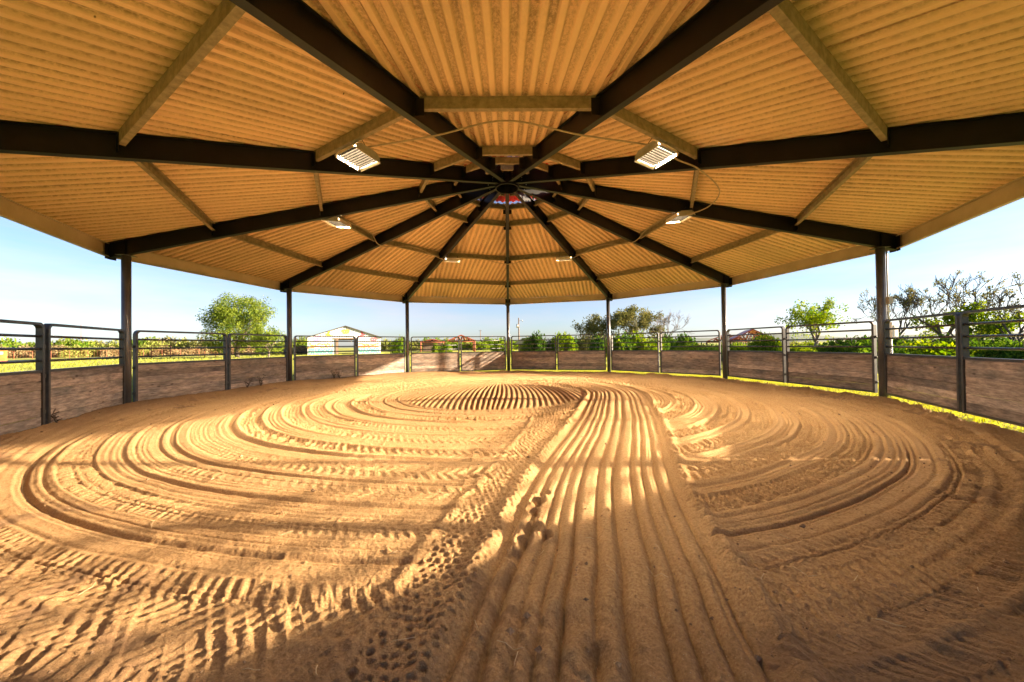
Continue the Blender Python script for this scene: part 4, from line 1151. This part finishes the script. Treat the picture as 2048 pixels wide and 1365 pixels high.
# ------------------------------------------------------------------ far things
def barn():
    dep = 72; c = at(691, 690, dep); yaw = math.atan2(c.x - CX, c.y - CY)
    e = empty("barn", (c.x, c.y, 0), -yaw * 1.02)
    tag(e, "white metal gable barn painted with butterflies, birds and a flower border", "barn")
    k = dep / FPX; hw = 66 * k; eav = 3.35; rdg = 5.55; LEN = 14.0
    dx0, dx1, dh = -1.75, 2.1, 3.05
    def top(x): return rdg - (rdg - eav) * abs(x) / hw
    mb = MB()
    def slab(x0, x1, z0f, y):
        for s, yy in ((1, y), (-1, y + 0.06)):
            pts = [(x0, yy, z0f(x0)), (x1, yy, z0f(x1)), (x1, yy, top(x1)), (x0, yy, top(x0))]
            mb.quad(pts if s == 1 else pts[::-1])
    for y in (0.0, LEN):
        for (a, b) in ((-hw, dx0), (dx1, hw)): slab(a, b, lambda x: -0.1, y)
        slab(dx0, 0, lambda x: dh, y); slab(0, dx1, lambda x: dh, y)
    for s in (-1, 1):
        mb.box((s * hw, LEN / 2 + 0.03, eav / 2), (0.06, LEN, eav + 0.1))
    mb.build("wall", M['white_paint'], e)
    mb = MB(); x = -hw + 0.2
    while x < hw:
        zb = dh if dx0 < x < dx1 else 0.0
        mb.box((x, -0.02, (zb + top(x) - 0.06) / 2), (0.07, 0.05, top(x) - 0.06 - zb)); x += 0.42
    mb.build("wall_ribs", mat_noise('rib_paint', (0.36, 0.40, 0.42), (0.46, 0.5, 0.52), 3, 0.5), e)
    mb = MB()
    for s in (-1, 1):
        x1 = s * (hw + 0.35); z1 = top(hw) - 0.12
        pts = [(0, -0.4, rdg + 0.06), (x1, -0.4, z1), (x1, LEN + 0.4, z1), (0, LEN + 0.4, rdg + 0.06)]
        mb.quad(pts); mb.quad([(p[0], p[1], p[2] + 0.16) for p in reversed(pts)])
        for yy in (-0.4, LEN + 0.4):
            mb.quad([(0, yy, rdg + 0.06), (x1, yy, z1), (x1, yy, z1 + 0.16), (0, yy, rdg + 0.22)])
    mb.build("roof", mat_noise('barn_roof', (0.05, 0.042, 0.038), (0.08, 0.07, 0.06), 2, 0.6), e)
    mb = MB(); mb.box(((dx0 + dx1) / 2, -0.12, dh + 0.12), (dx1 - dx0 + 0.7, 0.16, 0.26))
    mb.box((dx0 + 0.22, -0.12, dh / 2), (0.5, 0.14, dh)); mb.build("door_frame", M['wood_pole'], e)
    # painted figures, thin flat shapes on the wall
    def paint(name, col, polys):
        mb = MB()
        for P in polys:
            mb.quad([(x, -0.052 - 0.004 * random.random(), z) for x, z in P])
        mb.build(name, mat_noise('paint_' + name, tuple(c * 0.85 for c in col), col, 4, 0.6), e)
    def ell(cx, cz, a, b, rot=0, n=10):
        o = []
        for j in range(n):
            t = 2 * math.pi * j / n; x, z = a * math.cos(t), b * math.sin(t)
            o.append((cx + x * math.cos(rot) - z * math.sin(rot), cz + x * math.sin(rot) + z * math.cos(rot)))
        return o
    def butterfly(cx, cz, s):
        return [ell(cx - .42 * s, cz + .28 * s, .42 * s, .24 * s, 0.5), ell(cx + .42 * s, cz + .28 * s, .42 * s, .24 * s, -0.5),
                ell(cx - .32 * s, cz - .2 * s, .3 * s, .2 * s, -0.5), ell(cx + .32 * s, cz - .2 * s, .3 * s, .2 * s, 0.5)], [ell(cx, cz, .1 * s, .42 * s)]
    def bird(cx, cz, s, f=1):
        return [ell(cx, cz, .55 * s, .24 * s, 0.35 * f), ell(cx - .1 * s * f, cz + .42 * s, .2 * s, .48 * s, 0.4 * f), [(cx - .5 * s * f, cz - .1 * s), (cx - 1.0 * s * f, cz - .2 * s), (cx - .55 * s * f, cz - .32 * s)]]
    w, b = butterfly(0.05, 4.5, 1.0); paint("mural_orange_butterfly", (0.75, 0.34, 0.08), w); paint("mural_butterfly_body", (0.7, 0.5, 0.05), b)
    paint("mural_yellow_bird", (0.75, 0.5, 0.05), bird(-3.1, 3.95, 0.9, -1)); paint("mural_red_bird", (0.6, 0.1, 0.12), bird(3.2, 3.85, 0.95, 1))
    w, b = butterfly(-5.0, 3.0, 0.95); paint("mural_violet_butterfly", (0.5, 0.3, 0.6), w); paint("mural_violet_body", (0.25, 0.25, 0.55), b)
    w, b = butterfly(5.3, 2.85, 0.95); paint("mural_red_butterfly", (0.65, 0.15, 0.16), w); paint("mural_red_body", (0.3, 0.1, 0.2), b)
    fl, lf = [], []; rng = random.Random(2); x = -hw + 0.3
    while x < hw - 0.3:
        if not (dx0 - 0.5 < x < dx1 + 0.3):
            for z in (2.0, 1.5):
                fl.append(ell(x + rng.uniform(-.1, .1), z + rng.uniform(-.18, .18), .17, .17))
            for z in (0.95, 0.45):
                lf.append(ell(x + rng.uniform(-.1, .1), z + rng.uniform(-.1, .1), .13, .33, rng.uniform(-.5, .5)))
        x += 0.36
    for sg in (-1, 1):
        paint("mural_flowers", (0.72, 0.3, 0.07), [p_ for p_ in fl if p_[0][0] * sg > 0]); paint("mural_leaves", (0.14, 0.45, 0.42), [p_ for p_ in lf if p_[0][0] * sg > 0])
barn()

def truss_building(px, dep, wpx, eave_py, ridge_py, label, yaw=0.3, wall=False):
    c = at(px, 690, dep); e = empty("red_roofed_building", (c.x, c.y, 0), yaw); tag(e, label, "building")
    k = dep / FPX; hw = wpx * k / 2; ze = at(px, eave_py, dep).z; zr = at(px, ridge_py, dep).z; D = hw * 1.5
    ze = max(ze, 1.0)
    mb = MB()
    for s in (-1, 1):
        pts = [(0, -D, zr), (s * hw, -D, ze), (s * hw, D, ze), (0, D, zr)]
        mb.quad(pts); mb.quad([(x, y, z + 0.12) for x, y, z in reversed(pts)])
        mb.quad([(0, -D, zr), (s * hw, -D, ze), (s * hw, -D, ze + 0.12), (0, -D, zr + 0.12)])
    mb.build("roof", M['red_metal'], e)
    for y in (-D + 0.1, 0, D - 0.1):
        mb = MB(); r = 0.05 * dep / 40
        mb.tube([(-hw, y, ze - 0.05), (hw, y, ze - 0.05)], r, 5)
        n = 6
        for i in range(n):
            x0 = -hw + 2 * hw * i / n; x1 = -hw + 2 * hw * (i + 1) / n; xm = (x0 + x1) / 2
            zt = ze + (zr - ze) * (1 - abs(xm) / hw) - 0.05
            mb.tube([(x0, y, ze), (xm, y, zt)], r * 0.8, 4); mb.tube([(xm, y, zt), (x1, y, ze)], r * 0.8, 4)
        mb.build("truss", M['rust'], e)
        for s in (-1, 1):
            mb = MB(); mb.tube([(s * hw * 0.96, y, -0.1), (s * hw * 0.96, y, ze)], r * 1.6, 6); mb.build("post", M['rust'], e)
    if wall:
        mb = MB(); mb.box((0, 0, ze / 2), (hw * 1.7, D * 1.2, ze - 0.1)); mb.build("wall", M['wood_pole'], e)
truss_building(868, 96, 44, 685, 680, "low barn with dull red roof partly hidden by round shrubs", 0.1, True)
truss_building(922, 84, 54, 683, 672, "open red truss roof shed beyond the far striped panel", 0.15)
truss_building(1498, 40, 66, 680, 662, "red trussed roof shed beyond the hedge and pointed shrub", -0.45)
truss_building(1452, 52, 70, 684, 670, "low red-framed shed behind the hedge, next to a round post", -0.5)
# small hut with tan roof by the utility pole
def hut():
    dep = 66; c = at(1053, 690, dep); e = empty("hut", (c.x, c.y, 0), 0.5); tag(e, "small hut with yellow-tan roof half hidden by shrubs near the utility pole", "hut")
    ma = mat_noise('tan_roof', (0.55, 0.36, 0.10), (0.65, 0.45, 0.15), 2, 0.7); mw = mat_noise('hut_wall', (0.3, 0.16, 0.08), (0.38, 0.22, 0.12), 2, 0.8)
    mb = MB(); mb.box((0, 0, 0.75), (2.2, 2.2, 1.7)); mb.build("wall", mw, e)
    mb = MB()
    for s in (-1, 1):
        pts = [(0, -1.5, 2.6), (s * 1.7, -1.5, 1.5), (s * 1.7, 1.5, 1.5), (0, 1.5, 2.6)]
        mb.quad(pts); mb.quad([(x, y, z + 0.1) for x, y, z in reversed(pts)])
        mb.quad([(0, -1.5, 2.6), (s * 1.7, -1.5, 1.5), (s * 1.7, -1.5, 1.6), (0, -1.5, 2.7)])
    mb.build("roof", ma, e)
hut()

def pole(px, dep, top_py, label, trafo=False, r=0.13, mat='wood_pole', name="utility_pole"):
    c = at(px, 690, dep); zt = at(px, top_py, dep).z
    e = empty(name, (c.x, c.y, 0)); tag(e, label, "pole")
    mb = MB(); mb.tube([(0, 0, -0.2), (0, 0, zt)], [r * 1.25, r * 0.8], 8); mb.build("shaft", M[mat], e)
    if trafo:
        mb = MB(); mb.tube([(-0.28, -0.1, zt - 2.1), (-0.28, -0.1, zt - 1.3)], 0.2, 10); mb.build("transformer", M['galv'], e)
        mb = MB(); mb.tube([(0.0, 0, zt - 0.6), (0.75, 0, zt - 0.5)], 0.035, 5); mb.tube([(0.75, 0, zt - 0.5), (0.78, 0, zt - 0.8)], 0.1, 6); mb.build("bracket_arm", M['galv'], e)
    else:
        mb = MB(); mb.box((0, 0, zt - 0.35), (1.1 if r > 0.08 else 0.3, 0.08, 0.08)); mb.build("crossarm", M[mat], e)
pole(1038, 74, 636, "tall wooden utility pole with transformer can beside the middle post", True)
pole(961, 120, 660, "thin distant utility pole over the far panels", False, 0.12)
pole(162, 130, 650, "slim red radio mast beyond the scrub", False, 0.07, 'rust', "radio_mast")

# rusty pipe-and-wire fence across the pasture
def far_fence():
    dep = 66
    pts = []
    for px in range(-120, 640, 37):
        p = at(px, 690, dep + (px + 100) * 0.012); pts.append(Vector((p.x, p.y, 0)))
    for i in range(len(pts) - 1):
        a, b = pts[i], pts[i + 1]; u = b - a
        e = empty("fence_bay", tuple(a), math.atan2(u.y, u.x)); L = u.length
        tag(e, "rusty pipe and wire bay of the far pasture fence", "fence", "bays of the rusty pasture fence")
        mb = MB(); mb.tube([(0, 0, -0.15), (0, 0, 1.45)], 0.055, 6); mb.build("post", M['rust'], e)
        mb = MB(); mb.tube([(0, 0, 1.40), (L, 0, 1.40)], 0.03, 5); mb.build("top_rail", M['rust'], e)
        mb = MB()
        for z in (0.3, 0.6, 0.9, 1.15): mb.tube([(0, 0, z), (L, 0, z)], 0.008, 4)
        n = 6
        for j in range(1, n): mb.tube([(L * j / n, 0, 0.02), (L * j / n, 0, 1.4)], 0.012, 4)
        mb.build("wire", M['rust'], e)
far_fence()
def gate(px, dep, wpx, label):
    c = at(px, 690, dep); e = empty("pasture_gate", (c.x, c.y, 0), 0.15); w = wpx / FPX * dep; tag(e, label, "gate")
    mb = MB()
    for sx in (-1, 1):
        mb = MB(); mb.tube([(sx * w / 2, 0, -.1), (sx * w / 2, 0, 2.1)], .06, 6); mb.build("gate_post", M['rust'], e)
    mb = MB()
    mb.tube([(-w / 2, 0, 2.05), (w / 2, 0, 2.05)], .045, 6); mb.build("lintel", M['rust'], e)
    mb = MB()
    for z in (.35, .75, 1.15): mb.tube([(-w / 2, 0, z), (w / 2, 0, z)], .03, 5)
    mb.tube([(-w / 2, 0, .35), (w / 2, 0, 1.15)], .025, 5); mb.build("gate_leaf", M['rust'], e)
gate(322, 56, 34, "rusty pipe gate in the pasture beyond the shaded panel")
gate(420, 60, 20, "narrow rusty pipe gate near the round leafy tree")
def cabinet():
    c = at(3, 692, 44); e = empty("orange_cabinet", (c.x, c.y, 0), 0.6); tag(e, "orange steel cabinet with a white notice at the pasture edge", "cabinet")
    mb = MB(); mb.box((0, 0, 0.8), (0.7, 0.5, 1.6)); mb.box((0, 0, 1.64), (0.8, 0.6, 0.07)); mb.build("body", mat_noise('orange_paint', (0.55, 0.16, 0.04), (0.65, 0.22, 0.06), 3, 0.5), e)
    mb = MB(); mb.box((0.0, -0.262, 1.25), (0.42, 0.012, 0.3)); mb.build("notice", M['white_paint'], e)
cabinet()
# white electric box behind the panel by the conduit post
def ebox():
    c = at(1786, 662, 9.05); e = empty("electric_box", (c.x, c.y, 0), 0.1); tag(e, "white electric box on a grey stand behind the rails beside the conduit post", "box")
    mb = MB(); mb.box((0, 0, 1.62), (0.17, 0.10, 0.40)); mb.build("case", M['white_paint'], e)
    mb = MB(); mb.box((0.02, -0.056, 1.60), (0.11, 0.01, 0.28)); mb.build("door", M['galv'], e)
    mb = MB(); mb.tube([(0, 0.05, -0.1), (0, 0.05, 1.75)], 0.025, 8); mb.build("stand", M['galv'], e)
ebox()
# distant ridge
def hills():
    n = 120; V = []; Fq = []
    for j in range(n + 1):
        a = -1.3 + 2.6 * j / n; d = 1500
        h = 6 + 26 * max(0, math.sin((a - 0.15) * 2.0)) * (0.6 + 0.4 * math.sin(a * 13)) + 5 * math.sin(a * 31)
        V.append((d * math.sin(a), d * math.cos(a), -3)); V.append(((d + 200) * math.sin(a), (d + 200) * math.cos(a), max(h, 2) + 2)); V.append(((d + 700) * math.sin(a), (d + 700) * math.cos(a), -3))
    for j in range(n):
        for q in (0, 1): Fq.append((3 * j + q, 3 * j + q + 1, 3 * j + q + 4, 3 * j + q + 3)[::-1])
    o = link_mesh("hills", np_mesh("hills", V, Fq, True), M['hill']); tag(o, kind='structure')
hills()
